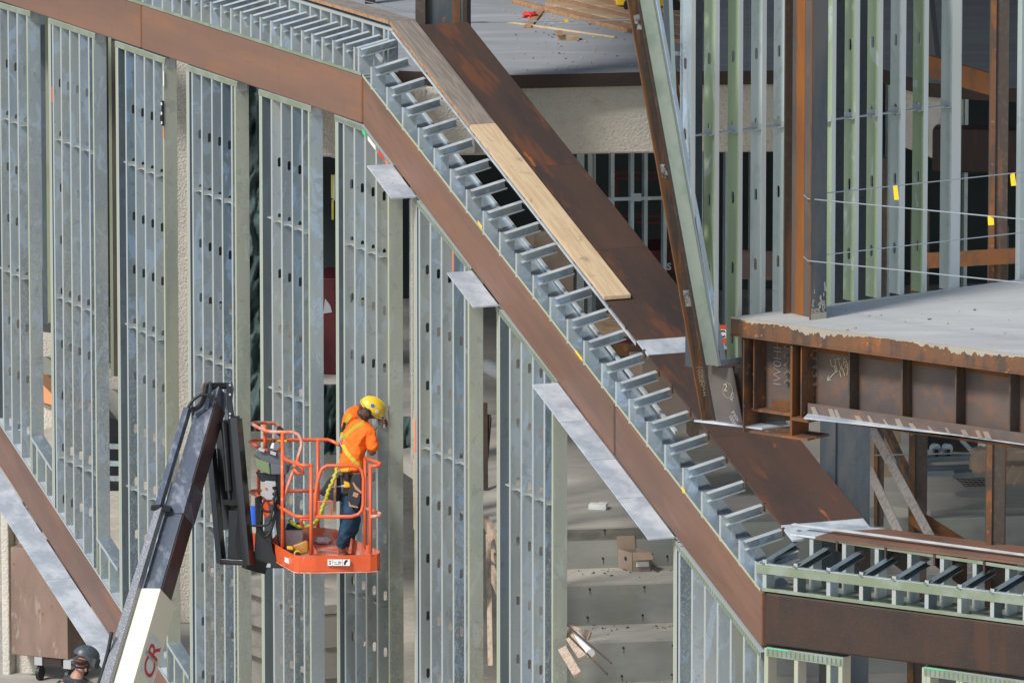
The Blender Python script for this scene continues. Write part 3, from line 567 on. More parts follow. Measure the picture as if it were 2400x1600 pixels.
# ================================================================== wall frame at upper right (frame W)
W=FWL
rootW=thing('stud_wall_panel','tall open stud wall at upper right with green and pale studs','stud panel',W.P(W.px(1640,850)[0],0,W.px(1640,850)[1]))
zwt=W.px(1900,-60)[1]+1.2
def wstud(xl,xw,xr,mt,yb,hy=None,name='stud',fl='flange_w',mirror=False):
    """web from xl..xw, flange xw..xr on the near side"""
    u=W.px(xw,400)[0]; uf=W.px(xr,400)[0]-u
    zb=W.px(xw,yb)[1]
    hs=[]
    if hy is not None: 
        z=W.px((xl+xw)/2,hy)[1]; hs=[z-.61*k for k in range(-6,8)]
    # web faces -u side here: build with web at u, extending inward; visible from the left
    stud(W,u,zb,zwt,rootW,(M[mt],M[fl]),holes=hs,fl=uf,sgn=1,name=name,hn=.08)
    return u
wl=[(1591,1619,1629,'galv_speck',700,153),(1647,1675,1685,'green',854,142),(1701,1731,1740,'green',849,137),(1757,1785,1795,'pale',742,130),(1812,1838,1846,'pale',735,124),(1924,1949,1958,'green',715,113),(1976,2004,2013,'green',706,109),(2029,2057,2067,'green',698,103),(2084,2111,2121,'pale',690,98),(2137,2164,2174,'green',685,93),(2202,2230,2250,'pale',680,None)]
uw=[]
for a in wl: uw.append(wstud(a[0],a[1],a[2],a[3],a[4],a[5]))
m=MB(); u=W.px(2233,400)[0]; m.box(W,u,u+.05,.0,.05,W.px(2233,680)[1],zwt); m.box(W,u+.056,u+.10,.01,.06,W.px(2233,680)[1],zwt); m.build('jamb_stud',M['pale'],rootW)
m=MB(); u=W.px(2392,400)[0]; m.box(W,u,u+.2,.0,.06,W.px(2392,660)[1],zwt); m.build('jamb_stud',M['pale'],rootW)
# bridging
zb=W.px(1640,320)[1]
m=MB(); zb2=W.px(2225,252)[1]
ue=W.px(2225,252)[0]; us0=W.px(1628,316)[0]
m.beam(W.P(us0,.075,zb),W.P(ue,.075,zb2),.04,.012)
for u in uw[1:]: 
    zz=lerp(zb,zb2,(u-us0)/(ue-us0)); m.box(W,u-.005,u-.002,.005,.15,zz-.004,zz+.045); m.box(W,u-.05,u-.002,.005,.15,zz-.006,zz-.002)
m.build('bridging_channel',M['flange'],rootW)
m=MB(); a=W.px(1680,858); b=W.px(1746,846); m.poly(W,[a,b,(b[0],b[1]+.045),(a[0],a[1]+.045)],-.01,-.006); m.poly(W,[a,b,(b[0],b[1]+.004),(a[0],a[1]+.004)],-.006,.15); m.build('bottom_track',M['sill'],rootW)
# dark post between the first studs
m=MB(); a=W.px(1628,300,.3); b=W.px(1646,300,.3); m.box(W,a[0],b[0],.3,.42,W.px(1640,860,.3)[1],zwt+.5)
one(m,'steel_post',M['slate'],'dark steel post standing between the two leftmost studs of the upper wall','steel post')
# dark grey columns behind green studs
for i,(x0,x1) in enumerate(((1957,1977),(2011,2030))):
    m=MB(); a=W.px(x0,300,.5); b=W.px(x1+14,300,.5); m.box(W,a[0],b[0],.5,.8,W.px(x0,900,.5)[1],zwt+.5)
    one(m,'concrete_post',M['slate'],['grey post behind the gap right of the orange-brown column','grey post behind the second gap right of the orange-brown column'][i],'post')
# leaning channel column and green stud (same raking plane)
def leanbar(F,pts,n0,n1,name,mt,parent): 
    m=MB(); m.poly(F,[F.px(x,y,n0) for x,y in pts],n0,n1); return m.build(name,mt,parent)
M['rust_lc']=mat('brown_black_rusted_channel',(.085,.06,.045),rough=.65,spec=.3,layers=[dict(s=2.5,c=(.24,.10,.035),lo=.52,hi=.60,d=7,st=(2,2,.35)),dict(s=8,c=(.14,.09,.06),lo=.5,hi=.65,a=.6)],bump=(60,.25,.003))
lc=thing('leaning_column','leaning rusted channel column crossing in front of the long rusted plate','steel column',W.P(W.px(1690,985,-.3)[0],-.3,W.px(1690,985,-.3)[1]))
leanbar(W,[(1450,-120),(1477,-120),(1677,985),(1648,985)],-.30,-.28,'web',M['rust_lc'],lc)
leanbar(W,[(1450,-120),(1455,-120),(1655,985),(1647,985)],-.31,-.301,'flange_edge',M['rust_oo'],lc)
leanbar(W,[(1474,-120),(1478,-120),(1678,985),(1672,985)],-.325,-.19,'flange',M['dk_steel'],lc)
gs=thing('leaning_stud','leaning pale green stud fixed along the leaning rusted column','stud',W.P(W.px(1660,856,-.2)[0],-.2,W.px(1660,856,-.2)[1]))
leanbar(W,[(1481,-100),(1515,-100),(1686,857),(1652,855)],-.22,-.215,'web',M['greenpale'],gs)
leanbar(W,[(1515,-100),(1518.5,-100),(1690,857),(1686,857)],-.228,-.09,'flange',M['flange'],gs)
gs2=thing('leaning_stud','narrow galvanized stud leaning just right of the pale green stud','stud',W.P(W.px(1690,850,.0)[0],0,W.px(1690,850,0)[1]))
leanbar(W,[(1520,-100),(1526,-100),(1704,852),(1692,852)],.0,.01,'web',M['galv'],gs2)
st3=thing('steel_stud','upright galvanized stud beside the top of the leaning green stud','stud',W.P(W.px(1568,600,.1)[0],.1,W.px(1568,600,.1)[1]))
leanbar(W,[(1552,-80),(1564,-80),(1590,560),(1574,560)],.1,.104,'web',M['galv_dark'],st3)
leanbar(W,[(1564,-80),(1573,-80),(1600,560),(1590,560)],.1,.12,'flange',M['pale'],st3)
br=thing('rusted_brace','orange rusted brace leaning behind the leftmost studs of the upper wall','steel brace',W.P(W.px(1640,600,.2)[0],.2,W.px(1640,600,.2)[1]))
leanbar(W,[(1560,100),(1575,100),(1645,560),(1650,900),(1636,900)],.2,.24,'web',M['rust_oo'],br)
# ------------------------------------------------------------------ upper right slab and its girder
zS=W.px(1934,711,-.03)[1]
G=Fr(hz(1716,743,zS),R(-33.6))
gpx=lambda x,y,n=0.0:G.px(x,y,n)
bk0=hz(1840,723,zS); 
pf0=hz(1716,742,zS); pf1=hz(2440,838,zS); 
pb1=hz(2440,648,zS); pb0=hz(1822,729,zS)
SLT=.15
M['conc_drip']=conc('concrete_smear',(.42,.38,.31))
rootS=thing('concrete_slab','pale concrete balcony slab edged in rusted steel at the right','concrete slab',pf0+Vector((0,0,-SLT)))
m=MB(); m.extr([pf0,pf1,pb1,pb0],(0,0,-SLT)); m.build('slab',M['conc_lt'],rootS)
# steel edge plate along the front and the short left return (ragged concrete drips over it)
fa=G.px(1716,743); fb=G.px(2440,838)
FA=G.px(1716,743)[0]; FB=(pf1-G.O).dot(G.U)
fn=(pf1-G.O).dot(G.N)
edge=MB()
d=(pf1-pf0).normalized(); nn=Vector((-d.y,d.x,0))
edge.extr([pf0-nn*.006+Vector((0,0,.002)),pf1-nn*.006+Vector((0,0,.002)),pf1-nn*.006+Vector((0,0,-SLT)),pf0-nn*.006+Vector((0,0,-SLT))],nn*-.01)
edge.extr([pf0-nn*.03+Vector((0,0,-SLT)),pf1-nn*.03+Vector((0,0,-SLT)),pf1+nn*.6+Vector((0,0,-SLT)),pf0+nn*.6+Vector((0,0,-SLT))],(0,0,-.012))
edge.build('edge_plate',M['rust_o'],rootS)
edge=MB(); random.seed(5); N_=260; L_=(pf1-pf0).length
from mathutils import noise as _nz
def dh(t):
    amp=.012+.050*math.exp(-((t-.30)/.10)**2)+.02*math.exp(-((t-.07)/.04)**2)+.035*math.exp(-((t-.75)/.15)**2)
    k=_nz.noise(Vector((t*60,3.3,0)))+.6*_nz.noise(Vector((t*170,7.7,0)))+.35*_nz.noise(Vector((t*420,1.7,0)))
    return max(.004,amp*(1+.85*k))
for i in range(N_):
    t0=i/N_; t1=(i+1)/N_
    a=pf0+d*L_*t0; b=pf0+d*L_*t1
    o=-nn*.0165+Vector((0,0,.003)); edge.extr([a+o,b+o,b+o+Vector((0,0,-dh(t1))),a+o+Vector((0,0,-dh(t0)))],nn*-.003)
edge.build('concrete_drips',M['conc_drip'],rootS)
# girder
EG=Fr(pf0,math.atan2(d.y,d.x))
gz=lambda x,y,n:EG.px(x,y,n)
NW=.22   # web plane
rootG=thing('plate_girder','rusted plate girder with stiffeners and bolts under the balcony slab','girder',EG.P(EG.px(1745,985,NW)[0],NW,EG.px(1745,985,NW)[1]))
ztopg=zS-SLT-.012; 
bot=[EG.px(1745,946,NW),EG.px(2440,1000,NW)]; zg=bot[0][1]
uL=EG.px(1745,900,NW)[0]; uR=EG.px(2450,900,NW)[0]
m=MB(); m.box(EG,uL,uR,NW,NW+.015,zg,ztopg-.012); m.build('web',M['scale_rose'],rootG)
m=MB(); m.box(EG,uL+.12,uR,NW-.12,NW+.17,zg-.025,zg); m.build('bottom_flange',M['rust_o'],rootG)
m=MB(); m.box(EG,uL,uR,NW-.15,NW+.17,ztopg-.02,ztopg-.002); m.build('top_flange',M['rust_oo'],rootG)
m=MB(); m.box(EG,uL+.3,uR,NW-.004,NW-.001,zg+.001,zg+.07); m.box(EG,uL+.3,uR,NW-.004,NW-.001,ztopg-.09,ztopg-.02); m.build('rust_band',M['rust_oo'],rootG)
for x in (1999,2123,2249,2376):
    u=EG.px(x-10,900,.09)[0]; m=MB(); m.box(EG,u,u+.014,NW-.135,NW-.002,zg+.001,ztopg-.021); m.build('stiffener',M['dk_steel'],rootG)
# splice: cross flange plate at x 1860
u=EG.px(1861,880,.02)[0]
m=MB(); m.box(EG,u-.010,u+.012,-.02,NW-.002,zg-.17,ztopg-.02); m.build('splice_plate',M['rust_oo'],rootG)
u2=EG.px(1893,880,.12)[0]; m=MB(); m.box(EG,u2,u2+.012,.02,NW-.012,zg+.002,ztopg-.02); m.build('stiffener',M['rust_o'],rootG)
m=MB(); m.box(EG,u-.42,u+.20,-.05,.26,zg-.185,zg-.165); m.build('bottom_flange',M['rust_o'],rootG)
m=MB(); m.box(EG,u+.0,u+.2,-.03,NW,zg-.03,zg-.004); m.build('splice_plate',M['rust_oo'],rootG)
# end plates at left
m=MB(); ue_=EG.px(1746,900,.03)[0]; m.box(EG,ue_,ue_+.014,-.0,NW+.1,zg-.2,ztopg-.02); m.build('end_plate',M['rust_o'],rootG)
m=MB(); ue2=EG.px(1777,900,.12)[0]; m.box(EG,ue2,ue2+.01,.05,NW-.002,zg,ztopg-.02); m.build('end_plate',M['rust_o'],rootG)
m=MB(); m.box(EG,ue_+.02,ue2-.0,NW-.05,NW-.04,zg-.02,ztopg-.021); m.build('end_plate',M['rust_o'],rootG)
# bolts
M['bolt']=mat('worn_bolt_steel',(.22,.19,.17),rough=.45,metal=.4)
def bolt(x,y,n,r=.016,l=.03,mt='bolt'):
    u,z=EG.px(x,y,n); m=MB(); m.cyl(EG.P(u,n,z),EG.P(u,n-.004,z),r*1.5,12); m.cyl(EG.P(u,n-.004,z),EG.P(u,n-l,z),r,6); m.cyl(EG.P(u,n-l,z),EG.P(u,n-l-.02,z),r*.55,8); m.build('bolt',M[mt],rootG)
for k in range(5):
    bolt(1847.5,812+20.5*k,NW-.001); bolt(1911,818+20.5*k,NW-.001)
for y in (875,916,957):
    for x in (1757,1774):
        bolt(x,y,.16,r=.018,l=.035,mt='dk_steel')
# gusset foot of the leaning column
gz0=thing('gusset_foot','dark gusset plates joining the leaning column to the end of the girder','gusset',EG.P(EG.px(1700,985,.0)[0],0,EG.px(1700,985,0)[1]))
m=MB(); m.poly(EG,[EG.px(x,y,.05) for x,y in ((1654,856),(1717,863),(1741,993),(1674,988))],.05,.065); m.build('gusset_plate',M['scale'],gz0)
m=MB(); m.poly(EG,[EG.px(x,y,.12) for x,y in ((1716,858),(1745,862),(1746,990),(1739,993))],.12,.135); m.build('gusset_plate',M['dk_steel'],gz0)
m=MB(); a=hz(1627,984,EG.px(1700,990,.05)[1]); b=hz(1786,1003,a.z); c=hz(1851,994,a.z); e=hz(1830,985,a.z); f=hz(1690,979,a.z)
m.extr([a,b,c,e,f],(0,0,-.014)); m.build('base_plate',M['plate'],gz0)
m=MB(); m.poly(EG,[EG.px(x,y,.25) for x,y in ((1746,945),(1850,950),(1850,985),(1746,992))],.25,.27); m.build('gusset_plate',M['dk_steel'],gz0)
# galvanized ledger plate under the girder
lz=EG.px(1885,979,-.13)[1]
gp=thing('galvanized_plate','long galvanized ledge plate with weld burns hanging under the girder','steel plate',EG.P(EG.px(1885,979,-.13)[0],-.13,lz))
a=hz(1884,978,lz); b=hz(2440,1039,lz); c=EG.P(EG.px(2440,1020,.06)[0],.06,lz); e=EG.P(EG.px(1893,972,.06)[0],.06,lz)
m=MB(); m.extr([a,b,c,e],(0,0,-.012)); m.build('plate',M['plate'],gp)
us1=(e-EG.O).dot(EG.U); ns1=(e-EG.O).dot(EG.N)
m=MB(); dd=(c-e).normalized(); m.extr([e,c,c+Vector((0,0,.09)),e+Vector((0,0,.09))],Vector((-dd.y,dd.x,0))*.012)
m.build('angle_leg',M['scale_rose'],gp)
M['weld']=mat('pale_weld_burn',(.30,.25,.21),rough=.5,metal=.3)
for k in range(13):
    p=e+dd*(.05+k*.155+random.uniform(-.05,.05)); q=-Vector((-dd.y,dd.x,0))*.004
    m=MB(); _w=random.uniform(.03,.07); _h=random.uniform(.04,.075); m.add([p+q,p+dd*_w+q,p+dd*(_w-.045)+q+Vector((0,0,_h)),p-dd*.03+q+Vector((0,0,_h*.9))],[(0,1,2,3)]); m.build('weld_burn',M['weld'],gp,solid=.002)
# H column on the slab
cz=zS; cb=hz(1900,750,zS)
hc=thing('steel_column','tall orange-brown H column standing on the balcony slab','steel column',cb)
zt=at(1880,-160,70).z+1
FC=Fr(cb,R(-55))
ul=FC.px(1898,742)[0]
for nm,u0_,mt in (('flange',ul,'blue_steel'),('flange',ul-.385,'dk_steel')):
    m=MB(); m.box(FC,u0_,u0_+.016,.0,.165,cz,zt); m.build(nm,M[mt],hc)
m=MB(); m.box(FC,ul-.003,ul+.0165,-.004,-.0005,cz,zt); m.build('flange_edge',M['rust_oo'],hc)
m=MB(); m.box(FC,ul-.369,ul-.0005,.078,.09,cz,zt); m.build('web',M['scale'],hc)
M['fillet_st']=mat('orange_fillet_shading',(.27,.105,.03),rough=.75,spec=.2,layers=[dict(s=6,c=(.19,.075,.028),lo=.4,hi=.65,st=(1,1,.2))])  # stripe stands for shading of the web fillet, put into colour
m=MB(); random.seed(9); nk=70
for k in range(nk):
    z0_=lerp(cz,zt,k/nk); z1_k=lerp(cz,zt,(k+1)/nk); j=random.uniform(-.008,.008); m.box(FC,ul-.305+j,ul-.19,.0755,.0775,z0_,z1_k)
m.build('orange_stripe',M['fillet_st'],hc)
m=MB(); random.seed(4)
for k in range(60):
    n0_=random.uniform(0,.15); z0_=cz+abs(random.gauss(0,.10)); m.box(FC,ul+.0165,ul+.018,n0_,n0_+random.uniform(.006,.02),z0_,z0_+random.uniform(.01,.04))
m.box(FC,ul+.0165,ul+.0185,.0,.165,cz,cz+.055)
m.build('mortar_smear',M['conc_drip'],hc)
# safety cables
def cable(pts,label,r=.006,mt='wire'):
    m=MB(); m.tube(pts,r,6); o=one(m,'safety_cable',M[mt],label,'cable','safety cables of the balcony'); return o
def cab(x0,y0,x1,y1,d0,d1,label,**k):
    a=at(x0,y0,d0); b=at(x1,y1,d1); pts=[a.lerp(b,t/8)-Vector((0,0,.05*math.sin(math.pi*t/8))) for t in range(9)]; return cable(pts,label,**k)
dep=lambda p:(p-C0).dot(FW)
dc=dep(cb)
cable([at(1884,457,dc),at(1893,466,dc-.1),at(2440,518,dc-2.0)],'upper front cable hooked to the orange-brown column')
cable([at(1884,602,dc),at(1893,611,dc-.1),at(2400,663,dc-1.9)],'lower front cable hooked to the orange-brown column')
cable([at(1934,453,dc-.0),at(2440,399,dc+1.4)],'upper back cable rising to the right along the balcony',r=.005,mt='wire')
cable([at(1934,597,dc-.0),at(2440,540,dc+1.4)],'lower back cable rising to the right along the balcony',r=.005,mt='wire')
def flag(x,y,w,h,d,label,lean=4):
    m=MB(); m.extr([at(x,y,d),at(x+w,y-1,d),at(x+w+lean,y+h,d),at(x+lean-1,y+h+1,d)],FW*.003); one(m,'tape_flag',M['yellow'],label,'tape flag','yellow tape flags on the cables')
flag(2093,436,10,32,dc+.3,'yellow tape flag hanging from the upper back cable over a pale stud')
flag(2367,407,11,28,dc+1.2,'yellow tape flag at the far right end of the upper back cable')
flag(2315,507,13,20,dc-1.6,'yellow tape flag on the upper front cable',2)
# ================================================================== floors, beams, interior
zD=at(1350,173,91.0).z
p=[hz(850,188,zD),hz(1200,177,zD),hz(1500,170,zD),hz(2068,163,zD),hz(2180,196,zD),hz(2440,212,zD)]
# left part of the deck runs behind the level parapet
ul_=FL.px(905,100,1.25)[0]
A1=FL.P(ul_,1.25,zD); A2=FL.P(ul_-34,1.25,zD)
poly=[A1]+p[1:]+[p[-1]+Vector((8,30,0)),p[-1]+Vector((8,75,0)),Vector((-40,p[0].y+75,zD)),A2]
m=MB(); m.extr(poly,(0,0,-.14))
deck=one(m,'concrete_deck',M['conc'],'large grey concrete upper deck with lumber lying on it','concrete deck')
m=MB()
for a,b in ((A1,p[1]),(p[1],p[2]),(p[2],p[3]),(p[3],p[4]),(p[4],p[5])):
    d_=(b-a).normalized(); q=Vector((d_.y,-d_.x,0))*.012; m.extr([a+q*.2+Vector((0,0,.003)),b+q*.2+Vector((0,0,.003)),b+q*.2-Vector((0,0,.145)),a+q*.2-Vector((0,0,.145))],q)
m.build('edge_angle',M['rust_f'],deck)
# fireproofed beam under deck edge
M['shadedbeam']=mat('shaded_rusted_beam',(.028,.016,.013),rough=.7,layers=[dict(s=4,c=(.05,.025,.018),lo=.5,hi=.65,st=(2,2,.3))])  # shade under the deck put into the beam colour
def fbox(a,b,h,w,off,label,mt='fire',zt=None):
    d_=(b-a).normalized(); nn_=Vector((-d_.y,d_.x,0)); z=zD-.15 if zt is None else zt
    a=Vector((a.x,a.y,z))+nn_*off; b=Vector((b.x,b.y,z))+nn_*off
    m=MB(); m.extr([a,b,b-Vector((0,0,h)),a-Vector((0,0,h))],nn_*w); return one(m,'fireproofed_beam',M[mt],label,'steel beam','beams under the upper deck',bevel=.03)
fbox(p[1]-Vector((2.2,0,0)),p[3],.76,.45,.12,'beige fireproofed beam under the edge of the upper deck')
fbox(p[3]+Vector((.1,0,0)),p[4]+Vector((0,0,0)),.70,.3,.1,'beige fireproofed beam turning away under the deck at upper right')
fbox(p[4]+Vector((0,-.3,0)),p[5]+Vector((2,-.3,0)),.48,.3,.1,'dark rusted beam under the deck at the far upper right','shadedbeam',zt=zD-.45)
# floor 1
z1_=at(1450,1233,87.6).z
def steps():
    F=Fr(at(1450,1233,87.6),R(9.3)); root=thing('concrete_steps','wide board-formed concrete seating steps below the sloping beam','concrete steps',F.P(0,0,z1_-4.5))
    z=z1_
    for k in range(9):
        n=-k*.80
        # left end stops just inside the stud wall
        def ul(nn):
            u=-22
            while (F.P(u,nn,0)-FL.O).dot(FL.N)<.45: u+=.05
            return u
        a=ul(n+.12); b=ul(n-.8)
        m=MB(); m.box(F,a,14,n-.0,n+.12,z-.436-.02,z-.02); m.build('riser',M['conc_bl'],root)
        m=MB(); m.extr([F.P(b,n-.799,z-.436),F.P(14,n-.799,z-.436),F.P(14,n,z-.436),F.P(a,n,z-.436)],(0,0,-.12)); m.build('tread',M['conc_tread'],root)
        z-=.436
    return F
FS=steps()
# main lower floor sheet
_u=-22
while (FS.P(_u,0,0)-FL.O).dot(FL.N)<.6: _u+=.05
fp=[FS.P(_u,0,z1_),FS.P(FS.px(1600,1228)[0],0,z1_),hz(1650,1215,z1_),hz(2080,1185,z1_),hz(2180,1197,z1_),hz(2440,1188,z1_)]
fp+=[fp[-1]+Vector((5,10,0)),fp[-1]+Vector((5,40,0)),Vector((-9,125,z1_)),FL.P(-11,2.2,z1_)]
m=MB(); m.extr(fp,(0,0,-.14)); fl1=one(m,'concrete_floor',M['conc_tread'],'grey concrete lower floor above the seating steps','concrete floor')
m=MB()
for a,b in ((fp[2],fp[3]),(fp[3],fp[4]),(fp[4],fp[5])):
    d_=(b-a).normalized(); q=Vector((d_.y,-d_.x,0))*.012; m.extr([a+q*.2-Vector((0,0,.15)),b+q*.2-Vector((0,0,.15)),b+q*.2-Vector((0,0,.36)),a+q*.2-Vector((0,0,.36))],q)
m.build('edge_beam',M['rust_o'],fl1)
# ground
zG=at(250,1130,117).z
m=MB(); m.add([Vector((-600,-100,zG)),Vector((600,-100,zG)),Vector((600,900,zG)),Vector((-600,900,zG))],[(0,1,2,3)])
g=m.build('ground',M['dirt']); g["kind"]="structure"
# back wall of the building on the lower floor (dark), with studs
BW=Fr(at(1500,420,102),R(9.3))
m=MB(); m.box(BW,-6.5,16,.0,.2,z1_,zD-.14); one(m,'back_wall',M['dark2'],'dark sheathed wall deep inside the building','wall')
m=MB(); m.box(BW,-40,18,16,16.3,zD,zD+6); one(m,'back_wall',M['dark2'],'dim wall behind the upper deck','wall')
BS=Fr(at(1450,430,95.5),R(9.3))
rb=thing('stud_partition','dim row of interior studs beneath the beige fireproofed beam','stud panel',BS.P(0,0,z1_))
for i,x in enumerate([1335,1352,1378,1388,1432,1478,1510,1555,1600,1640,1700,1760,2080,2110,2260]):
    u=BS.px(x,450)[0]; mt='galv_warm' if i<4 else 'galv'
    m=MB(); m.box(BS,u,u+(.085 if i in(1,2) else .04),.0,.15,z1_,zD-.15); m.build('stud',M[mt],rb)
m=MB(); a=BS.px(1390,468); b=BS.px(1560,468); m.box(BS,a[0],b[0],-.004,-.001,a[1]-.02,a[1]+.02)
m.box(BS,BS.px(1478,470)[0],BS.px(1503,470)[0],-.01,-.005,a[1]-.03,a[1]+.06); m.build('bridging_channel',M['galv'],rb)
# red frames (lift) in the dark
LF=Fr(at(1500,600,97.5),R(9.3))
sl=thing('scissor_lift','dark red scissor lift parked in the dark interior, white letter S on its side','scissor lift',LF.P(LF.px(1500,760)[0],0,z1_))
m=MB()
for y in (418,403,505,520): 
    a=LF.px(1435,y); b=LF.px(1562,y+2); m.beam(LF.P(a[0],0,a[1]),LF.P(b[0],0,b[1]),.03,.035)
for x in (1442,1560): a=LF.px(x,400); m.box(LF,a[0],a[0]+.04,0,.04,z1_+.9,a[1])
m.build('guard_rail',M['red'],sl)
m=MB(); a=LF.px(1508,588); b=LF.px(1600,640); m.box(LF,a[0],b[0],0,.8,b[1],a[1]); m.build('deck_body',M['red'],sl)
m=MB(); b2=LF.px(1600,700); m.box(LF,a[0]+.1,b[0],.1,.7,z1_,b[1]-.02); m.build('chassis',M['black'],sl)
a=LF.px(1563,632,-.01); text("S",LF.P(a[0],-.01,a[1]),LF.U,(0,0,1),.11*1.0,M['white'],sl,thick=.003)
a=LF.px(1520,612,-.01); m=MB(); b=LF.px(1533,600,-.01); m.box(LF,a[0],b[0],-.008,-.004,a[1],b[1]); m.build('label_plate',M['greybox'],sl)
# deck clutter --------------------------------------------------------
column_base=at(1030,66,89.6)
CF=Fr(column_base,R(-10))
cc=thing('steel_column','dark H column at the top of the sloping rusted plate','steel column',column_base)
ux=lambda x:CF.px(x,40)[0]
zt=column_base.z+3
m=MB(); m.box(CF,ux(974),ux(997),-.01,.22,column_base.z-.1,zt); m.build('flange',M['dk_steel'],cc)
m=MB(); m.box(CF,ux(997)+.002,ux(1085),.08,.095,column_base.z-.1,zt); m.build('web',M['blue_steel'],cc)
m=MB(); m.box(CF,ux(1058),ux(1076),.074,.078,column_base.z-.1,zt); m.build('orange_stripe',M['rust_oo'],cc)
m=MB(); m.box(CF,ux(1085)+.002,ux(1095),-.01,.22,column_base.z-.1,zt); m.build('flange',M['rust_f'],cc)
# wooden stack
def lum(x0,y0,x1,y1,w,h,label,mt='wood_x',z=0,grp='loose lumber on the upper deck'):
    a=hz(x0,y0,zD+z+h/2); b=hz(x1,y1,zD+z+h/2); m=MB(); m.beam(a,b,w,h); return one(m,'lumber',M[mt],label,'lumber',grp,bevel=.003,seg=1)
random.seed(11)
names=['lowest','second','third','fourth','fifth','sixth','seventh']
for k in range(7):
    a=hz(1290+k*2,20-k*11+2,zD+.02); b=hz(1620,98-k*11+2,zD+.02)
    m=MB(); m.beam(a,b,.17,.05+.012*(k%2)); one(m,'lumber',M['wood_x'] if k%2 else M['wood_edge'],names[k]+' board, counted from the front, of the wide lumber pile on the upper deck','lumber','lumber pile on the upper deck',bevel=.003,seg=1)
lum(1205,3,1475,72,.07,.05,'long round-edged pole lying left of the lumber pile','wood_edge')
lum(1190,52,1443,88,.04,.02,'long thin lath lying on the deck in front of the lumber pile','wood')
lum(1236,64,1268,24,.09,.02,'short grey board lying across the thin lath','wood_edge')
bk=thing('wood_block','small wood block on its side with an upright offcut, on the deck','wood block',hz(1330,87,zD))
a=hz(1306,87,zD+.03); b=hz(1357,87,zD+.03); m=MB(); m.beam(a,b,.14,.055); m.build('block',M['wood_x'],bk)
a=hz(1305,82,zD+.065); b=hz(1319,82,zD+.065); m=MB(); m.beam(a+Vector((0,0,.02)),b+Vector((0,0,.02)),.05,.05); m.build('offcut',M['wood_edge'],bk)
# debris crumbs
rg=thing('red_rag','crumpled red rag lying on the upper deck','rag',hz(1243,36,zD))
import bmesh
def blob(parent,name,c,r,mt,sq=(1,1,1),seed=0,amp=.35,sub=3,fr=2.2,cube=False):
    bm=bmesh.new(); bmesh.ops.create_icosphere(bm,subdivisions=sub,radius=1)
    from mathutils import noise
    for v in bm.verts:
        if cube: v.co=v.co/((abs(v.co.x)**5+abs(v.co.y)**5+abs(v.co.z)**5)**.2)
        k=1+amp*noise.noise(v.co*fr+Vector((seed*3.1,seed,7)))
        v.co=Vector((v.co.x*sq[0],v.co.y*sq[1],v.co.z*sq[2]))*r*k
    me=bpy.data.meshes.new(name); L=wloc(parent); 
    for v in bm.verts: v.co+=Vector(c)-L
    bm.to_mesh(me); bm.free(); me.materials.append(mt)
    for p_ in me.polygons: p_.use_smooth=True
    o=bpy.data.objects.new(name,me); COL.objects.link(o); o.parent=parent; o["_l"]=tuple(L); return o
M['redc']=mat('bright_red_cloth',(.6,.04,.03),rough=.7)
blob(rg,'cloth',hz(1243,36,zD+.03),.05,M['redc'],(1.5,1.2,.7),3,.9)
sw=thing('wood_shavings','pale wood shavings scattered on the upper deck beside the lath','debris',hz(1280,45,zD)); sw["kind"]="stuff"
m=MB()
for i in range(70):
    x=random.gauss(1285,45); y=random.gauss(42,14); c=hz(x,y,zD+.006); t=random.random()*3; l=random.uniform(.01,.05)
    m.beam(c,c+Vector((math.cos(t)*l,math.sin(t)*l,.004)),.01,.004)
m.build('shavings',M['wood'],sw)
# bottle on deck
bt=thing('water_bottle','clear water bottle lying on the upper deck between the studs','bottle',hz(1582,127,zD+.03))
a=hz(1575,127,zD+.035); b=hz(1596,127,zD+.035); m=MB(); m.tube([a,a.lerp(b,.15),a.lerp(b,.3),b],.03,12,rs=[.012,.014,.032,.032]); m.build('bottle',M['glass'],bt,smooth=True)
# yellow machine behind pile
yc=hz(1500,-30,zD); ym=thing('yellow_cart','yellow wheeled cart standing behind the lumber pile at the top edge','cart',hz(1500,5,zD))
a=hz(1452,-22,zD+.2); b=hz(1590,-19,zD+.2); m=MB(); m.beam(a,b,.6,.28); m.build('body',M['yellow'],ym,bevel=.02)
for x in (1480,1576):
    c=hz(x,14,zD+.09); m=MB(); m.cyl(c-FT.N*.03,c+FT.N*.03,.09,20); m.build('wheel',M['rubber'],ym)
cablz=[at(1035,52,90),at(1100,53,90),at(1478,47,88)]
m=MB(); m.tube(cablz,.008,6); one(m,'safety_cable',M['wire'],'steel cable strung from the upper column toward the leaning green stud','cable')
m=MB(); m.tube([at(850,2,92),at(973,31,90)],.005,6); one(m,'safety_cable',M['wire'],'thin cable sagging left of the upper column','cable')
m=MB(); m.extr([at(1322,47,88.6),at(1332,46,88.6),at(1331,52,88.6),at(1323,53,88.6)],FW*.004); one(m,'tape_flag',M['yellow'],'small yellow tape flag on the upper cable','tape flag')
m=MB(); c=hz(855,10,zD); m.extr([c,c+Vector((.12,0,0)),c+Vector((.12,.1,0)),c+Vector((0,.1,0))],(0,0,1.2)); one(m,'steel_post',M['rust_f'],'short dark post at the top edge behind the level plank','steel post')
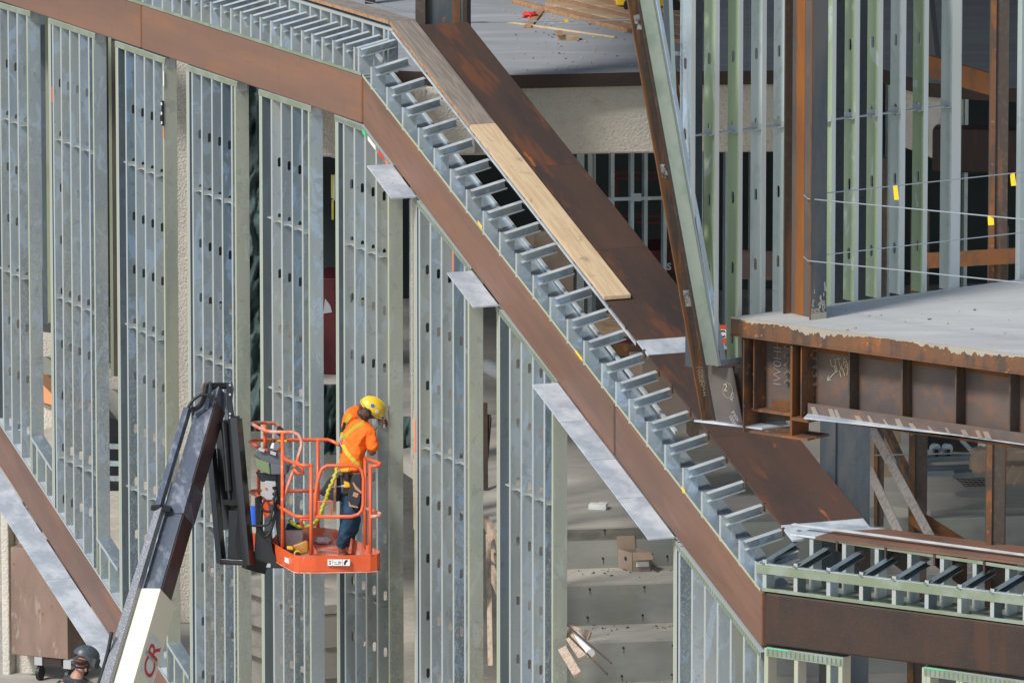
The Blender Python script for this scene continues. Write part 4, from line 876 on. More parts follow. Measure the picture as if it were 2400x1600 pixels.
# right rear column, diagonal and beams on deck
RC=Fr(at(2340,400,76.5),R(20))
def post(x0,x1,y,d,zb,zt_,mt,label,ang=0,flanges=True):
    F=Fr(at((x0+x1)/2,y,d),R(0)); a=F.px(x0,y)[0]; b=F.px(x1,y)[0]
    root=thing('steel_column',label,'steel column',F.P((a+b)/2,0,zb))
    f=a+(b-a)*.3
    m=MB(); m.box(F,a,f-.001,-.03,-.015,zb,zt_); m.build('flange',M['rust_o' if flanges else 'dk_steel'] if mt!='blue_steel' else M[mt],root)
    m=MB(); m.box(F,a+.002,b-.002,.016,.2,zb,zt_); m.build('core',M['dk_steel'],root)
    m=MB(); m.box(F,f,b,-.005,.012,zb,zt_); m.build('face',M[mt],root); return root
post(2320,2363,300,79,zS-6,zS+6,'dk_steel','dark brown column behind the balcony cables at far right')
m=MB(); m.beam(at(2160,150,80),at(2330,200,80),.10,.20); one(m,'steel_beam',M['rust_oo'],'orange rusted beam slanting behind the upper right studs','steel beam')
m=MB(); m.beam(at(2177,-20,81),at(2200,190,81),.06,.07); one(m,'steel_brace',M['black'],'thin black brace leaning behind the upper right studs','steel brace')
m=MB(); a=at(2150,612,79); b=at(2440,596,79); m.beam(a,b,.2,.115); ob=one(m,'steel_beam',M['rust_oo'],'orange rusted slab edge seen in the dark behind the right studs','steel beam')
m=MB(); m.beam(at(1740,620,81),at(1860,625,81),.2,.25); one(m,'steel_beam',M['shadedbeam'],'dark rusted beam end seen behind the pale studs left of the H column','steel beam')
# ---------------- lower right interior
zf=z1_
post(1923,2039,1100,81.6,zG,zS-.9,'blue_steel','wide blue-grey steel column at the foot of the rusted walkway',ang=8)
post(2131,2173,1150,84.5,z1_-3,zS-.9,'dk_steel','orange-rusted post with yellow paint marks in the lower right interior')
post(2315,2358,1150,83.5,z1_-3,zS-.9,'dk_steel','dark post standing left of the paper bags in the lower right interior')
post(2050,2072,1100,87.5,z1_,zD-.3,'dk_steel','thin rusted post behind the grey wood braces')
def wbr(x0,y0,x1,y1,d0,d1,label,mt='wood_gv',w=.09,h=.045):
    m=MB(); m.beam(at(x0,y0,d0),at(x1,y1,d1),w,h,up=(0,-1,0)); one(m,'wood_brace',M[mt],label,'wood brace','grey wood braces in the lower right interior',bevel=.003,seg=1)
wbr(2044,1005,2185,1265,84.3,83.2,'upper of the two grey wood braces right of the blue-grey column')
wbr(2036,1098,2110,1255,84.0,83.4,'lower of the two grey wood braces right of the blue-grey column')
m=MB(); m.beam(at(2075,1000,87),at(2150,1160,86.6),.07,.07); one(m,'steel_brace',M['dk_steel'],'dark steel brace leaning behind the grey wood braces','steel brace')
m=MB(); m.beam(at(2158,1250,84.8),at(2163,1200,84.8),.06,.06); one(m,'wood_block',M['wood_v'],'short upright wood piece at the foot of the orange-rusted post','wood block')
m=MB(); m.beam(at(2150,1215,84.2),at(2260,1285,83.4),.2,.08); one(m,'steel_beam',M['rust_oo'],'orange rusted beam slanting down behind the grey wood braces','steel beam')
def carton(x0,y0,x1,y1,d,label,mt='card',dp=.3,ang=0,name='cardboard_box',flaps=False,cat='box'):
    F=Fr(at(x0,y1,d),R(ang)); a=F.px(x0,y1); b=F.px(x1,y0); m=MB(); m.box(F,a[0],b[0],0,dp,a[1],b[1]); root=tag(m.build(name,M[mt],bevel=.006,seg=1),label,cat); return root,F,a,b
carton(2038,1000,2112,1040,90.5,'upper cardboard box stacked behind the grey wood braces',ang=6)
carton(2038,1040,2094,1126,90.3,'lower cardboard box stacked behind the grey wood braces',ang=6)
# paper bags
def bag(x,y,w,h,d,label,seed):
    c=at(x,y,d); root=thing('paper_bag',label,'paper bag',c-Vector((0,0,h/2)),'brown paper bags on the lower floor'); blob(root,'paper',c,.5,M['card'],(w,w*.8,h),seed,.16,4,2.2,cube=True)
bag(2302,1078,.24,.27,86.8,'brown paper bag left of the far right post',1); bag(2378,1066,.26,.25,87.0,'brown paper bag right of the far right post',2)
cb2,_,_,_=carton(2355,1090,2420,1135,86.3,'crushed open cardboard box in front of the paper bags','cardd',ang=12)
m=MB(); m.beam(at(2365,1130,85.9),at(2385,1095,85.9),.3,.01); m.build('flap',M['card'],cb2)
# caster machinery and channels
mc=thing('wheeled_rack','dark rack tipped on its side showing two swivel casters','rack',at(2200,1095,88.5))
m=MB(); m.beam(at(2140,1028,88.8),at(2290,1040,88.8),.3,.15); m.build('frame',M['black'],mc)
m=MB(); m.beam(at(2253,1030,88.4),at(2282,1060,88.4),.05,.04); m.build('arm',M['galv'],mc)
for x in (2188,2216):
    m=MB(); c=at(x,1050,88.3); m.cyl(c,c+Vector((.03,-.05,0)),.055,18); m.build('caster_plate',M['galv'],mc)
    m=MB(); c=at(x+3,1062,88.2); m.cyl(c,c+Vector((.035,0,0)),.045,18); m.build('wheel',M['rubber'],mc)
for i,(x0,y0,x1,y1,lb) in enumerate(((2170,1075,2280,1070,'upper'),(2170,1100,2270,1096,'middle'),(2232,1112,2325,1105,'lower'),(2170,1107,2235,1105,'short'))):
    m=MB(); m.beam(at(x0,y0,88.2-i*.2),at(x1,y1,88.2-i*.2),.14,.055); one(m,'steel_channel',M['galv_dark'],lb+' grey steel channel lying on the lower floor right of the orange-rusted post','steel channel','steel channels stacked on the lower floor')
rbm=thing('rebar_mesh','rusty wire mesh lying on the lower floor beside the channels','wire mesh',hz(2280,1130,z1_))
m=MB()
for k in range(5): m.tube([hz(2240+k*6,1122+k*4,z1_+.02),hz(2330+k*5,1120+k*4,z1_+.02)],.005,5)
for k in range(8): m.tube([hz(2243+k*12,1120,z1_+.03),hz(2262+k*12,1140,z1_+.03)],.004,5)
m.build('wires',M['rust_f'],rbm)
bkt=thing('white_bucket','white plastic bucket behind the paper bags','bucket',at(2305,1050,89))
c=at(2303,1048,89.2); m=MB(); m.cyl(c,c+Vector((0,0,.22)),.10,20,r2=.12); m.build('bucket',M['white'],bkt,smooth=False)
m=MB(); m.tube([at(2050,1066,86.5),at(2430,1058,82.8)],.008,6); one(m,'safety_cable',M['wire'],'steel cable crossing the lower right interior','cable')
# box seen beyond the braces: brown gang boxes below walkway
carton(1505,855,1640,990,88.6,'large brown job box on the lower floor under the rusted walkway','cardd',dp=.9,ang=8,name='job_box',cat='job box')
carton(1640,905,1745,1050,88.8,'brown job box right of the large one, on the lower floor','cardd',dp=.9,ang=8,name='job_box',cat='job box')
carton(1250,545,1345,730,92,'tall brown box seen between the braces beside the new plank','cardd',dp=.6,ang=14,name='job_box',cat='job box')
carton(1355,755,1500,790,90.8,'low tan box seen between the braces below the pine plank','wood_x',dp=.6,ang=5,name='job_box',cat='job box')
m=MB(); m.beam(at(1415,815,90.2),at(1500,820,90.2),.12,.12); one(m,'rusted_pipe',M['rust_o'],'rusted pipe lying under the rusted walkway beside the tan box','pipe')
m=MB(); m.beam(at(1380,795,90.5),at(1500,802,90.5),.12,.07); one(m,'red_beam',M['red'],'dark red bar lying above the rusted pipe','bar')
# fireproofed items near the top bend
m=MB(); F_=Fr(at(1010,250,91),R(9.3)); a=F_.px(978,205)[0]; b=F_.px(1000,205)[0]; m.box(F_,a,b,0,.25,F_.px(980,420)[1],zD-.15); one(m,'fireproofed_post',M['fire'],'beige fireproofed post seen between the upper channels','post',bevel=.02)
m=MB(); F_=Fr(at(1060,330,90.8),R(9.3)); m.box(F_,F_.px(1000,300)[0],F_.px(1125,300)[0],0.3,.6,F_.px(1000,375)[1],F_.px(1000,225)[1]); one(m,'fireproofed_beam',M['fire'],'beige fireproofed beam end behind the upper channels of the slope','beam',bevel=.02)
# ---------------- boxes and scraps on the steps
u,z=FS.px(1455,1333,-.35); 
bx=thing('cardboard_box','open cardboard box with raised flaps standing on a concrete step','box',FS.P(u,-.35,z1_-.436))
def FB(x,y,n=-.35): return FS.px(x,y,n)
zb_=z1_-.436
BF=Fr(hz(1482,1339,zb_),R(-4))
a=BF.px(1482,1339); 
u0=a[0]
w1=.19; dpt=.30; hh=.20
Lx=hz(1453,1331,zb_); P0=BF.P(u0,0,zb_); P1=hz(1526,1338,zb_); back=(Lx-P0).normalized()*.26
q=[P0,P1,P1+back,P0+back]; T=Vector((0,0,hh)); t=.006
m=MB()
for i in range(4):
    a_=q[i]; b_=q[(i+1)%4]; inn=((q[(i+2)%4]-b_).normalized())*t; m.extr([a_,b_,b_+T,a_+T],inn)
m.extr([v+Vector((0,0,.004)) for v in q],(0,0,-.003)); m.build('body',M['cardd'],bx)
m=MB(); e=P1-P0; fr=(FW*-1).normalized()
m.extr([P0+T,P1+T,P1+T+e*.10-Vector((0,0,.075))+fr*.07,P0+T+e*.03-Vector((0,0,.085))+fr*.07],(0,0,.004))
m.extr([q[3]+T,q[3]+T+e*.95,q[3]+T+e*.90+Vector((0,0,.14)),q[3]+T-e*.12+Vector((0,0,.13))],Vector((0,.004,0)))
m.extr([q[2]+T,q[1]+T,q[1]+T+e*.16-Vector((0,0,.03)),q[2]+T+e*.2-Vector((0,0,.02))],(0,0,.004)); m.build('flap',M['card'],bx)
m=MB(); fo=fr*.004; m.extr([P0+e*.2+Vector((0,0,.05))+fo,P0+e*.88+Vector((0,0,.05))+fo,P0+e*.88+Vector((0,0,.105))+fo,P0+e*.2+Vector((0,0,.105))+fo],fr*.001); m.build('label',M['white'],bx)
sd_=(q[3]-q[0]); nl=Vector((sd_.y,-sd_.x,0)).normalized(); nl=nl if nl.x<0 else -nl
m=MB(); c_=q[0]+sd_*.45+Vector((0,0,.12))+nl*.001; m.cyl(c_,c_+nl*.002,.022,12); m.build('print_mark',M['rubber'],bx)
sb=thing('small_carton','small flat white carton lying on the edge of the lower floor','carton',hz(1395,1192,z1_))
F_=Fr(hz(1398,1195,z1_),R(-10)); m=MB(); m.box(F_,-.0,.10,0,.16,z1_,z1_+.06); m.box(F_,-.09,-.001,0.02,.15,z1_,z1_+.055); m.build('body',M['white'],sb,bevel=.004,seg=1)
# lumber, pipe and rebar by the steps
def st_(x,y,k,e=0): # point on tread k
    return hz(x,y,z1_-.436*(k+1)+e)
m=MB(); m.tube([at(1352,1490,85.0),at(1384,1530,84.6)],.047,20); pv=one(m,'pvc_pipe',M['white'],'short white plastic pipe resting on the boards by the steps','pipe')
for i,(x0,y0,x1,y1,d0,d1,lb) in enumerate(((1325,1470,1383,1490,85.3,85.2,'upper'),(1318,1465,1366,1540,85.2,84.6,'middle'),(1318,1520,1354,1580,84.8,84.3,'lower'))):
    m=MB(); m.beam(at(x0,y0,d0),at(x1,y1,d1),.09,.04,up=(0,-1,.3)); one(m,'lumber',M['wood_v'],lb+' of the three boards leaning on the steps beside the white pipe','lumber','boards leaning on the steps',bevel=.003,seg=1)
for i,(x0,y0,x1,y1,lb) in enumerate(((1322,1458,1433,1553,'short'),(1325,1480,1423,1579,'long'))):
    m=MB(); m.tube([at(x0,y0,85.0),at(x1,y1,84.2)],.010,8); one(m,'rebar',M['dk_steel'],lb+' dark steel bar leaning on the steps over the white pipe','rebar')
# grey pipe and rusty brace in the gap
m=MB(); m.tube([at(1140,858,95),at(1200,888,94)],.085,20); one(m,'pvc_pipe',M['greybox'],'wide grey pipe lying on the floor behind the gap between the two middle panels','pipe')
m=MB(); m.beam(at(1137,945,90),at(1139,1190,89.5),.05,.04); m.beam(at(1147,975,90),at(1139,1075,89.8),.04,.10); one(m,'steel_brace',M['rust_f'],'dark rusted brace standing in the gap right of the middle panel','steel brace')
m=MB(); m.beam(at(1144,1252,87.2),at(1149,1560,86.8),.05,.05); one(m,'wood_stake',M['wood_v'],'upright pale wood stake in the gap right of the middle panel','wood stake')
for i,(x0,y0,x1,y1) in enumerate(((1135,1215,1175,1290),(1150,1295,1175,1320),(1150,1330,1175,1400))):
    m=MB(); m.beam(at(x0,y0,87.4),at(x1,y1,87.2),.05,.09); one(m,'lumber',M['wood_v'],['upper','middle','lower'][i]+' pale board slanting behind the wood stake','lumber')
m=MB(); m.beam(at(971,968,88.6),at(975,1240,88.4),.05,.05); one(m,'wood_stake',M['wood_v'],'pale wood post just left of the panel right of the worker','wood stake')
# ---------------- left: fireproofed columns, tarps, gang boxes in gaps
def fcol(x0,x1,y,d,zb,zt_,label,ang=-66.66):
    F=Fr(at(x0,y,d),R(0)); a=F.px(x0,y)[0]; b=F.px(x1,y)[0]; m=MB(); m.box(F,a,b,0,.4,zb,zt_); return one(m,'fireproofed_column',M['fire'],label,'column','beige fireproofed columns',bevel=.03)
fcol(408,448,400,97,at(430,1500,97).z,zD,'beige fireproofed column in the gap right of the third stud panel')
fcol(962,978,700,90.5,at(970,1100,90.5).z,zD-.2,'beige fireproofed post seen left of the panel right of the worker')
c=at(52,1300,97.3)
F_=Fr(at(10,1300,100.6),R(-20)); m=MB(); 
a=F_.px(6,1300)[0]; b=F_.px(24,1300)[0]; m.box(F_,a,b,-.05,.5,zG,F_.px(10,1190)[1]); lc_=thing('fireproofed_column','beige fireproofed H column in the lower left corner','column',F_.P(a,0,zG),'beige fireproofed columns'); m.build('flange',M['fire'],lc_,bevel=.02)
m=MB(); b2=F_.px(78,1300)[0]; m.box(F_,b+.002,b2,.12,.3,zG,F_.px(70,1200)[1]); m.build('web',M['fire'],lc_,bevel=.02)
# brown job box on casters lower left
JF=Fr(at(160,1520,100.2),R(-24))
jb=thing('job_box','large scratched brown job box on casters beside the welder','job box',JF.P(0,0,JF.px(160,1560)[1]))
a=JF.px(78,1400)[0]; b=JF.px(158,1400)[0]; zt_=JF.px(120,1290)[1]; zb=JF.px(158,1545)[1]
m=MB(); m.box(JF,a-.3,b,0,.62,zb,zt_); m.build('body',M['jobbox'],jb,bevel=.01)
m=MB(); m.box(JF,b-.4,b-.1,.02,.2,zb-.09,zb); m.build('skid',M['rust_f'],jb)
for x,n in ((86,.05),(158,.0),(150,.5)):
    u=JF.px(x,1545)[0]; m=MB(); m.cyl(JF.P(u,n,zb-.2),JF.P(u+.04,n,zb-.2),.09,18); m.build('caster_wheel',M['rubber'],jb)
    m=MB(); m.box(JF,u-.03,u+.07,n-.05,n+.05,zb-.1,zb-.001); m.build('caster_fork',M['greybox'],jb)
zW=zb-.29
# raised floor for the welder's area
m=MB(); m.extr([Vector((-9,84,zW)),Vector((-1.2,84,zW)),Vector((-3,103,zW)),Vector((-9,103,zW))],(0,0,-.15)); one(m,'concrete_floor',M['conc_tread'],'pale concrete floor under the welder and the brown job box','concrete floor')
# tarps
def tarp(pts,d,label,seed,dep=.25):
    random.seed(seed); root=None; m=MB(); xs0=min(p_[0] for p_ in pts); xs1=max(p_[0] for p_ in pts); ys0=min(p_[1] for p_ in pts); ys1=max(p_[1] for p_ in pts)
    nx,ny=26,40; from mathutils import noise
    b0=len(m.v)
    for j in range(ny+1):
        for i in range(nx+1):
            x=lerp(xs0,xs1,i/nx); y=lerp(ys0,ys1,j/ny)
            q=noise.noise(Vector((x*.045,y*.012,seed)))+.5*noise.noise(Vector((x*.09+y*.03,y*.03,seed+9)))
            m.v.append(at(x+6*noise.noise(Vector((0,y*.02,seed))),y,d+q*dep))
    for j in range(ny):
        for i in range(nx):
            a_=j*(nx+1)+i; m.f.append((a_,a_+1,a_+nx+2,a_+nx+1)); m.m.append(0)
    return one(m,'tarp',M['tarp'],label,'tarp','dark green tarps hanging inside',smooth=True,solid=.004)
tarp([(580,190),(618,600)],95,'narrow dark green tarp hanging in the gap right of the fourth stud panel',2)
tarp([(575,590),(620,1010)],95.5,'dusty lower part of a green tarp behind the orange work platform',8)
tarp([(745,900),(795,1065)],92.5,'bunched dark green tarp behind the worker',5,.4)
tarp([(942,975),(972,1055)],92,'small dark green tarp beyond the worker, by the pale wood post',6)
gb=thing('gang_box','dark red gang box with a white mark in the gap left of the worker','gang box',at(770,905,96.5))
GF=Fr(at(770,800,96.5),R(-12)); a=GF.px(730,800)[0]; b=GF.px(786,800)[0]; m=MB(); m.box(GF,a,b,0,.8,GF.px(760,906)[1],GF.px(760,652)[1]); m.build('body',M['red'],gb,bevel=.01)
m=MB(); c0=GF.px(758,735,-.01); c1=GF.px(778,700,-.01); m.poly(GF,[c0,(c1[0],c0[1]+.02),(c1[0]-.02,c0[1]+.1),(c0[0]+.02,c1[1])],-.012,-.006); m.build('white_mark',M['greybox'],gb)
for i,(x,y0,y1,mt) in enumerate(((779,410,465,'dullyellow'),(783,410,470,'greybox'),(780,468,515,'dullyellow'))):
    m=MB(); m.extr([at(x-3,y0,97),at(x+2,y0,97),at(x+2,y1,97),at(x-3,y1,97)],FW*.02); one(m,'paper_sheet',M[mt],['upper yellow','narrow grey','lower yellow'][i]+' sheet hanging in the dark gap left of the sixth stud panel','sheet')
# cross members in gap E/F top
for i,(y,h_,mt) in enumerate(((330,.09,'galv_dark'),(355,.05,'galv'))):
    m=MB(); m.beam(at(740,y-6,93.5),at(800,y+12,92.8),.1,h_); one(m,'steel_rail',M[mt],['upper','lower'][i]+' dark rail crossing the gap left of the sixth stud panel','rail')
# interior partition behind left panels (dim) and inner studs in the gaps
def instud(x,y0,y1,d,w,mt,label):
    m=MB(); a_=at(x,y0,d); F=Fr(a_,R(0)); zt2=a_.z; zb2=at(x,y1,d).z; m.box(F,-w/2,w/2,0,.12,zb2,zt2); one(m,'interior_stud',M[mt],label,'stud','interior studs seen through the gaps')
instud(100,60,780,100,.05,'galv_dark','dim interior stud in the first gap from the left, left one')
instud(108.5,30,778,99.5,.035,'flange_g','yellow-green interior stud in the first gap from the left')
instud(257,90,905,99,.035,'flange_g','yellow-green interior stud in the gap left of the third panel')
instud(266,100,905,99.4,.05,'scale','dark interior post in the gap left of the third panel')
instud(962,470,905,92,.03,'galv','thin interior stud in the dark gap right of the worker')
instud(770,250,330,94,.03,'galv','short stud above the dark rails left of the sixth panel')
# dark backdrop inside, behind the left gaps
DF=Fr(at(700,400,103),R(-30))
a=DF.px(545,400)[0]; b=DF.px(1010,400)[0]
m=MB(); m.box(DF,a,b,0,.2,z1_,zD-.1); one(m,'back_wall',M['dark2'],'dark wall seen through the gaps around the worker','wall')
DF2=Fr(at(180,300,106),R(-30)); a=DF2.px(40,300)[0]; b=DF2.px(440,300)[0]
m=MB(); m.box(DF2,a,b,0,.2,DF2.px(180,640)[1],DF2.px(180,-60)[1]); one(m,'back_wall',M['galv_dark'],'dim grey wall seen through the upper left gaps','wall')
# exterior machines seen through the left gaps
M['peach']=mat('faded_orange_paint',(.80,.36,.17),rough=.5)
mk=thing('excavator','orange and tan machine parked beyond the first two gaps at the left','machine',at(110,1010,110))
m=MB(); m.extr([at(92,893,110),at(124,925,110),at(124,950,110),at(92,940,110)],(0,.8,0)); m.build('cab',M['peach'],mk)
m=MB(); m.extr([at(92,942,110.1),at(124,952,110.1),at(122,1000,110.1),at(92,1010,110.1)],(0,.8,0)); m.build('body',M['fire'],mk)
mk=thing('black_machine','black machine with pale bars in the gap left of the third panel','machine',at(263,1160,108))
m=MB(); m.extr([at(246,975,108),at(284,985,108),at(284,1150,108),at(246,1150,108)],(0,.8,0)); m.build('body',M['black'],mk)
for y in (1045,1085,1120):
    m=MB(); m.beam(at(246,y,107.6),at(284,y+1,107.6),.05,.06); m.build('bar',M['galv'],mk)
for i,(x,y) in enumerate(((110,805),(265,880))):
    m=MB(); m.beam(at(x-16,y,101),at(x+16,y+4,101),.4,.22); one(m,'concrete_slab_edge',M['fire'],['tan slab edge in the first gap from the left','tan slab edge in the gap left of the third panel'][i],'slab edge')
    m=MB(); m.extr([at(x-16,y+22,102),at(x+16,y+45,102),at(x+16,y+110 if i else y+75,102),at(x-16,y+70,102)],(0,.3,0)); one(m,'stair_soffit',M['conc_bl'],['grey sloping soffit in the first gap from the left','grey sloping soffit in the gap left of the third panel'][i],'soffit')
# concrete seating behind lower left-middle gaps
for k in range(3):
    _q=FL.px(560,1345+k*70,2.2); a_=FL.P(_q[0],2.2,_q[1]); _q=FL.px(805,1425+k*72,2.2); b_=FL.P(_q[0],2.2,_q[1]); m=MB(); m.beam(a_,b_,.7,.1); m.beam(a_-Vector((0,0,.25)),b_-Vector((0,0,.25)),.5,.38)
    one(m,'concrete_step',M['conc_tread'],['upper','middle','lowest'][k]+' concrete step seen beneath the orange work platform','step')
# sign seen between studs
sg=thing('orange_sign','orange sign with a white panel and letter C between the studs','sign',at(1690,805,83))
SF=Fr(at(1690,800,83),R(9)); a=SF.px(1681,762)[0]; b=SF.px(1702,762)[0]
m=MB(); m.box(SF,a,b,0,.02,SF.px(1690,806)[1],SF.px(1690,762)[1]); m.build('panel',M['sign_o'],sg)
m=MB(); m.box(SF,a,b,-.004,-.001,SF.px(1690,792)[1],SF.px(1690,772)[1]); m.build('white_panel',M['white'],sg)
q_=SF.px(1684,790,-.005); text("C",SF.P(q_[0],-.005,q_[1]),SF.U,(0,0,1),.095,M['rubber'],sg,thick=.003)
# chalk writing on steel
def chalk(F,x,y,n,s,size,parent,mt='chalk',rot=0,thick=.0):
    u,z=F.px(x,y,n); c,s_=math.cos(R(rot)),math.sin(R(rot))
    text(s,F.P(u,n,z),F.U*c+Vector((0,0,s_)),-F.U*s_+Vector((0,0,c)),size,M[mt],parent,thick=thick,name='chalk_writing')
chalk(EG,1831,905,NW-.002,'IW0HH',.125,rootG,'chalkw',90,-.004)
chalk(EG,1765,848,NW-.052,'IW0HH',.075,rootG,'chalk',80)
chalk(EG,1947,860,NW-.002,'UTAcc',.10,rootG,'chalk',12,-.002); chalk(EG,1957,872,NW-.002,'8 4-97',.075,rootG,'chalk',14); chalk(EG,1967,884,NW-.002,'11A',.085,rootG,'chalk',18)
u,z=EG.px(1962,868,NW-.003); u2,z2_=EG.px(1940,891,NW-.003); m=MB(); m.beam(EG.P(u,NW-.004,z),EG.P(u2,NW-.004,z2_),.006,.006); u3,z3=EG.px(1948,890,NW-.003); m.beam(EG.P(u2,NW-.004,z2_),EG.P(u3,NW-.004,z3),.006,.006); u3,z3=EG.px(1942,881,NW-.003); m.beam(EG.P(u2,NW-.004,z2_),EG.P(u3,NW-.004,z3),.006,.006); m.build('chalk_arrow',M['chalk'],rootG)
chalk(EG,1714,966,.048,'P30K',.05,gz0,'chalkw',-50); chalk(EG,1708,975,.048,'105K',.05,gz0,'chalkw',-50); chalk(EG,1718,940,.048,'ADI',.045,gz0,'chalkw',80); chalk(EG,1696,915,.048,'2',.09,gz0,'chalk',0)
u,z=EG.px(1706,915,.048); m=MB(); m.tube([EG.P(u+.055*math.cos(t*.524),.047,z+.065*math.sin(t*.524)) for t in range(12)],.002,4,closed=True); m.build('chalk_circle',M['chalk'],gz0)
chalk(W,1630,858,-.303,'1W6B2',.06,lc,'chalk',-80); chalk(W,1640,858,-.303,'1W6HOH-H',.05,lc,'chalk',-82)
M['patch']=mat('flaking_white_label',(.34,.31,.28),rough=.8,layers=[dict(s=14,c=(.07,.055,.045),lo=.47,hi=.55,d=6),dict(s=30,c=(.5,.48,.45),lo=.55,hi=.62)])
for i,(y0,y1) in enumerate(((34,70),(385,417),(680,718))):
    x=1478+ (y0)*.1725; m=MB(); m.poly(W,[W.px(a_,b_,-.304) for a_,b_ in ((x,y0),(x+20,y0),(x+26,y1),(x+6,y1))],-.304,-.301); m.build('white_patch',M['patch'],lc)
# string line on the rusted plate
m=MB(); pts=[(1262,405),(1420,600),(1578,794)]; 
P_=[]
for x,y in pts:
    n=.75; 
    for _ in range(40):
        u,z=FL.px(x,y,n); e=z-(plz(u)+.004); n-=e*.9
    P_.append(FL.P(u,n,z+.002))
m.tube(P_,.004,5); one(m,'string_line',M['green_s'],'thin green string line stretched down the rusted plate beside the pine plank','string line')
m=MB(); P_=[]
for x,y in [(1745,1000),(1812,1084),(1872,1158)]:
    n=.75
    for _ in range(40):
        u,z=FL.px(x,y,n); e=z-(plz(u)+.004); n-=e*.9
    P_.append(FL.P(u,n,z+.002))
m.tube(P_,.004,5); one(m,'string_line',M['green_s'],'thin green string line on the lowest piece of the rusted plate','string line')

# tie holes, tape marks, site dust ---------------------------------------
for k,pts in ((0,((1417,1242),(1413,1308),(1564,1303))),(1,((1382,1380),(1510,1375),(1377,1446),(1506,1441))),(2,((1461,1517),(1577,1512),(1457,1583),(1575,1580)))):
    for x,y in pts:
        u,z=FS.px(x,y,-.8*k-.002); m=MB(); m.cyl(FS.P(u,-.8*k-.001,z),FS.P(u,-.8*k-.004,z),.013,10); m.beam(FS.P(u+.004,-.8*k-.003,z-.01),FS.P(u+.002,-.8*k-.003,z-.055),.006,.002)
        m.build('tie_hole',M['rust_f'],bpy.data.objects['concrete_steps'])
ft=bpy.data.objects['stud_wall_panel.005']
for t0,t1,mt in ((.0,.12,'green_s'),(.2,.48,'white'),(.58,.76,'redc'),(.84,.93,'orange_s')):
    a=FL.px(lerp(849,914,t0),lerp(299,384,t0),-.008); b=FL.px(lerp(849,914,t1),lerp(299,384,t1),-.008); m=MB(); m.poly(FL,[(a[0],a[1]-.012),(b[0],b[1]-.012),(b[0],b[1]-.058),(a[0],a[1]-.058)],-.009,-.007); m.build('tape',M[mt],ft)
for x0,y0,x1,y1 in ((1120,523,1130,537),(1349,826,1364,846),(1598,1146,1606,1157)):
    a=FL.px(x0,y0,-.008); b=FL.px(x1,y1,-.008); m=MB(); m.poly(FL,[a,b,(b[0],b[1]+.03),(a[0],a[1]+.03)],-.010,-.007); m.build('tape',M['amber_t'] if 'amber_t' in M else M['yellow'],rootD)
def crumbs(name,label,n,fn,mts,zc,sz=(.008,.035),seed=1):
    random.seed(seed); m=MB()
    for i in range(n):
        x,y=fn(); c=hz(x,y,zc); t=random.random()*3.14; l=random.uniform(*sz); d_=Vector((math.cos(t)*l,math.sin(t)*l,0)); m.beam(c+Vector((0,0,.006)),c+d_+Vector((0,0,.008)),l*.35+.004,.006,mi=random.randrange(len(mts)))
    o=m.build(name,[M[k] for k in mts]); tag(o,label,'debris',kind='stuff')
crumbs('debris','small screws, chips and crumbs scattered over the upper deck',170,lambda:(random.uniform(1180,1590),abs(random.gauss(0,60))+20 if random.random()<.5 else random.uniform(60,168)),['scale','wood','galv','conc_lt'],zD+.001,seed=2)
for k in range(3):
    crumbs('debris',['scraps','crumbs','chips'][k]+' and dust along the '+['upper','middle','lower'][k]+' concrete tread',26,lambda:(random.uniform(1335,1578),[1334,1466,1600][k]+min(30,abs(random.gauss(0,9)))),['rust_f','wood','scale'],z1_-.436*(k+1)+.001,seed=3+k)
crumbs('debris','chips scattered on the pale balcony slab',14,lambda:(random.uniform(1980,2400),random.uniform(725,790)),['scale','conc_drip','galv'],zS+.001,seed=9)

# next floor slab, out of view above, added to shade the deck and the right interior
m=MB(); zU=zD+4.6; m.extr([Vector((-2,77,zU)),Vector((30,77,zU)),Vector((30,128,zU)),Vector((-2,128,zU))],(0,0,.3)); one(m,'added_shade_slab',M['conc'],'unseen next floor slab added above the upper deck to shade it','concrete slab')
# ================================================================== skinned figures
from mathutils.bvhtree import BVHTree
def skin(name,nodes,edges,mt,parent,sub=2,root=None):
    names=list(nodes); L=wloc(parent)
    me=bpy.data.meshes.new(name); me.from_pydata([Vector(nodes[k][0])-L for k in names],[(names.index(a),names.index(b)) for a,b in edges],[])
    o=bpy.data.objects.new(name,me); COL.objects.link(o)
    sm=o.modifiers.new("skin",'SKIN'); sm.use_smooth_shade=True; sm.branch_smoothing=.6
    for i,k in enumerate(names):
        r=nodes[k][1]; me.skin_vertices[0].data[i].radius=(r if isinstance(r,(tuple,list)) else (r,r))
        me.skin_vertices[0].data[i].use_root=(k==(root or names[0]))
    s=o.modifiers.new("sub",'SUBSURF'); s.levels=sub; s.render_levels=sub
    bpy.context.view_layer.update()
    m2=bpy.data.meshes.new_from_object(o.evaluated_get(bpy.context.evaluated_depsgraph_get()))
    bpy.data.objects.remove(o); m2.materials.clear(); m2.materials.append(mt)
    for p_ in m2.polygons: p_.use_smooth=True
    o=bpy.data.objects.new(name,m2); COL.objects.link(o); o.parent=parent; o["_l"]=tuple(L); return o
from mathutils import noise as NZ
def rumple(o,amp,fr,st=(1,1,1),seed=0):
    me=o.data; ns=[v.normal.copy() for v in me.vertices]
    for v,n in zip(me.vertices,ns):
        p_=Vector((v.co.x*st[0],v.co.y*st[1],v.co.z*st[2]))*fr+Vector((seed,0,0))
        v.co+=n*amp*(NZ.noise(p_)+.5*NZ.noise(p_*2.3))
    me.update()
def bvh(o):
    L=wloc(o); me=o.data; return BVHTree.FromPolygons([v.co+L for v in me.vertices],[tuple(p_.vertices) for p_ in me.polygons])
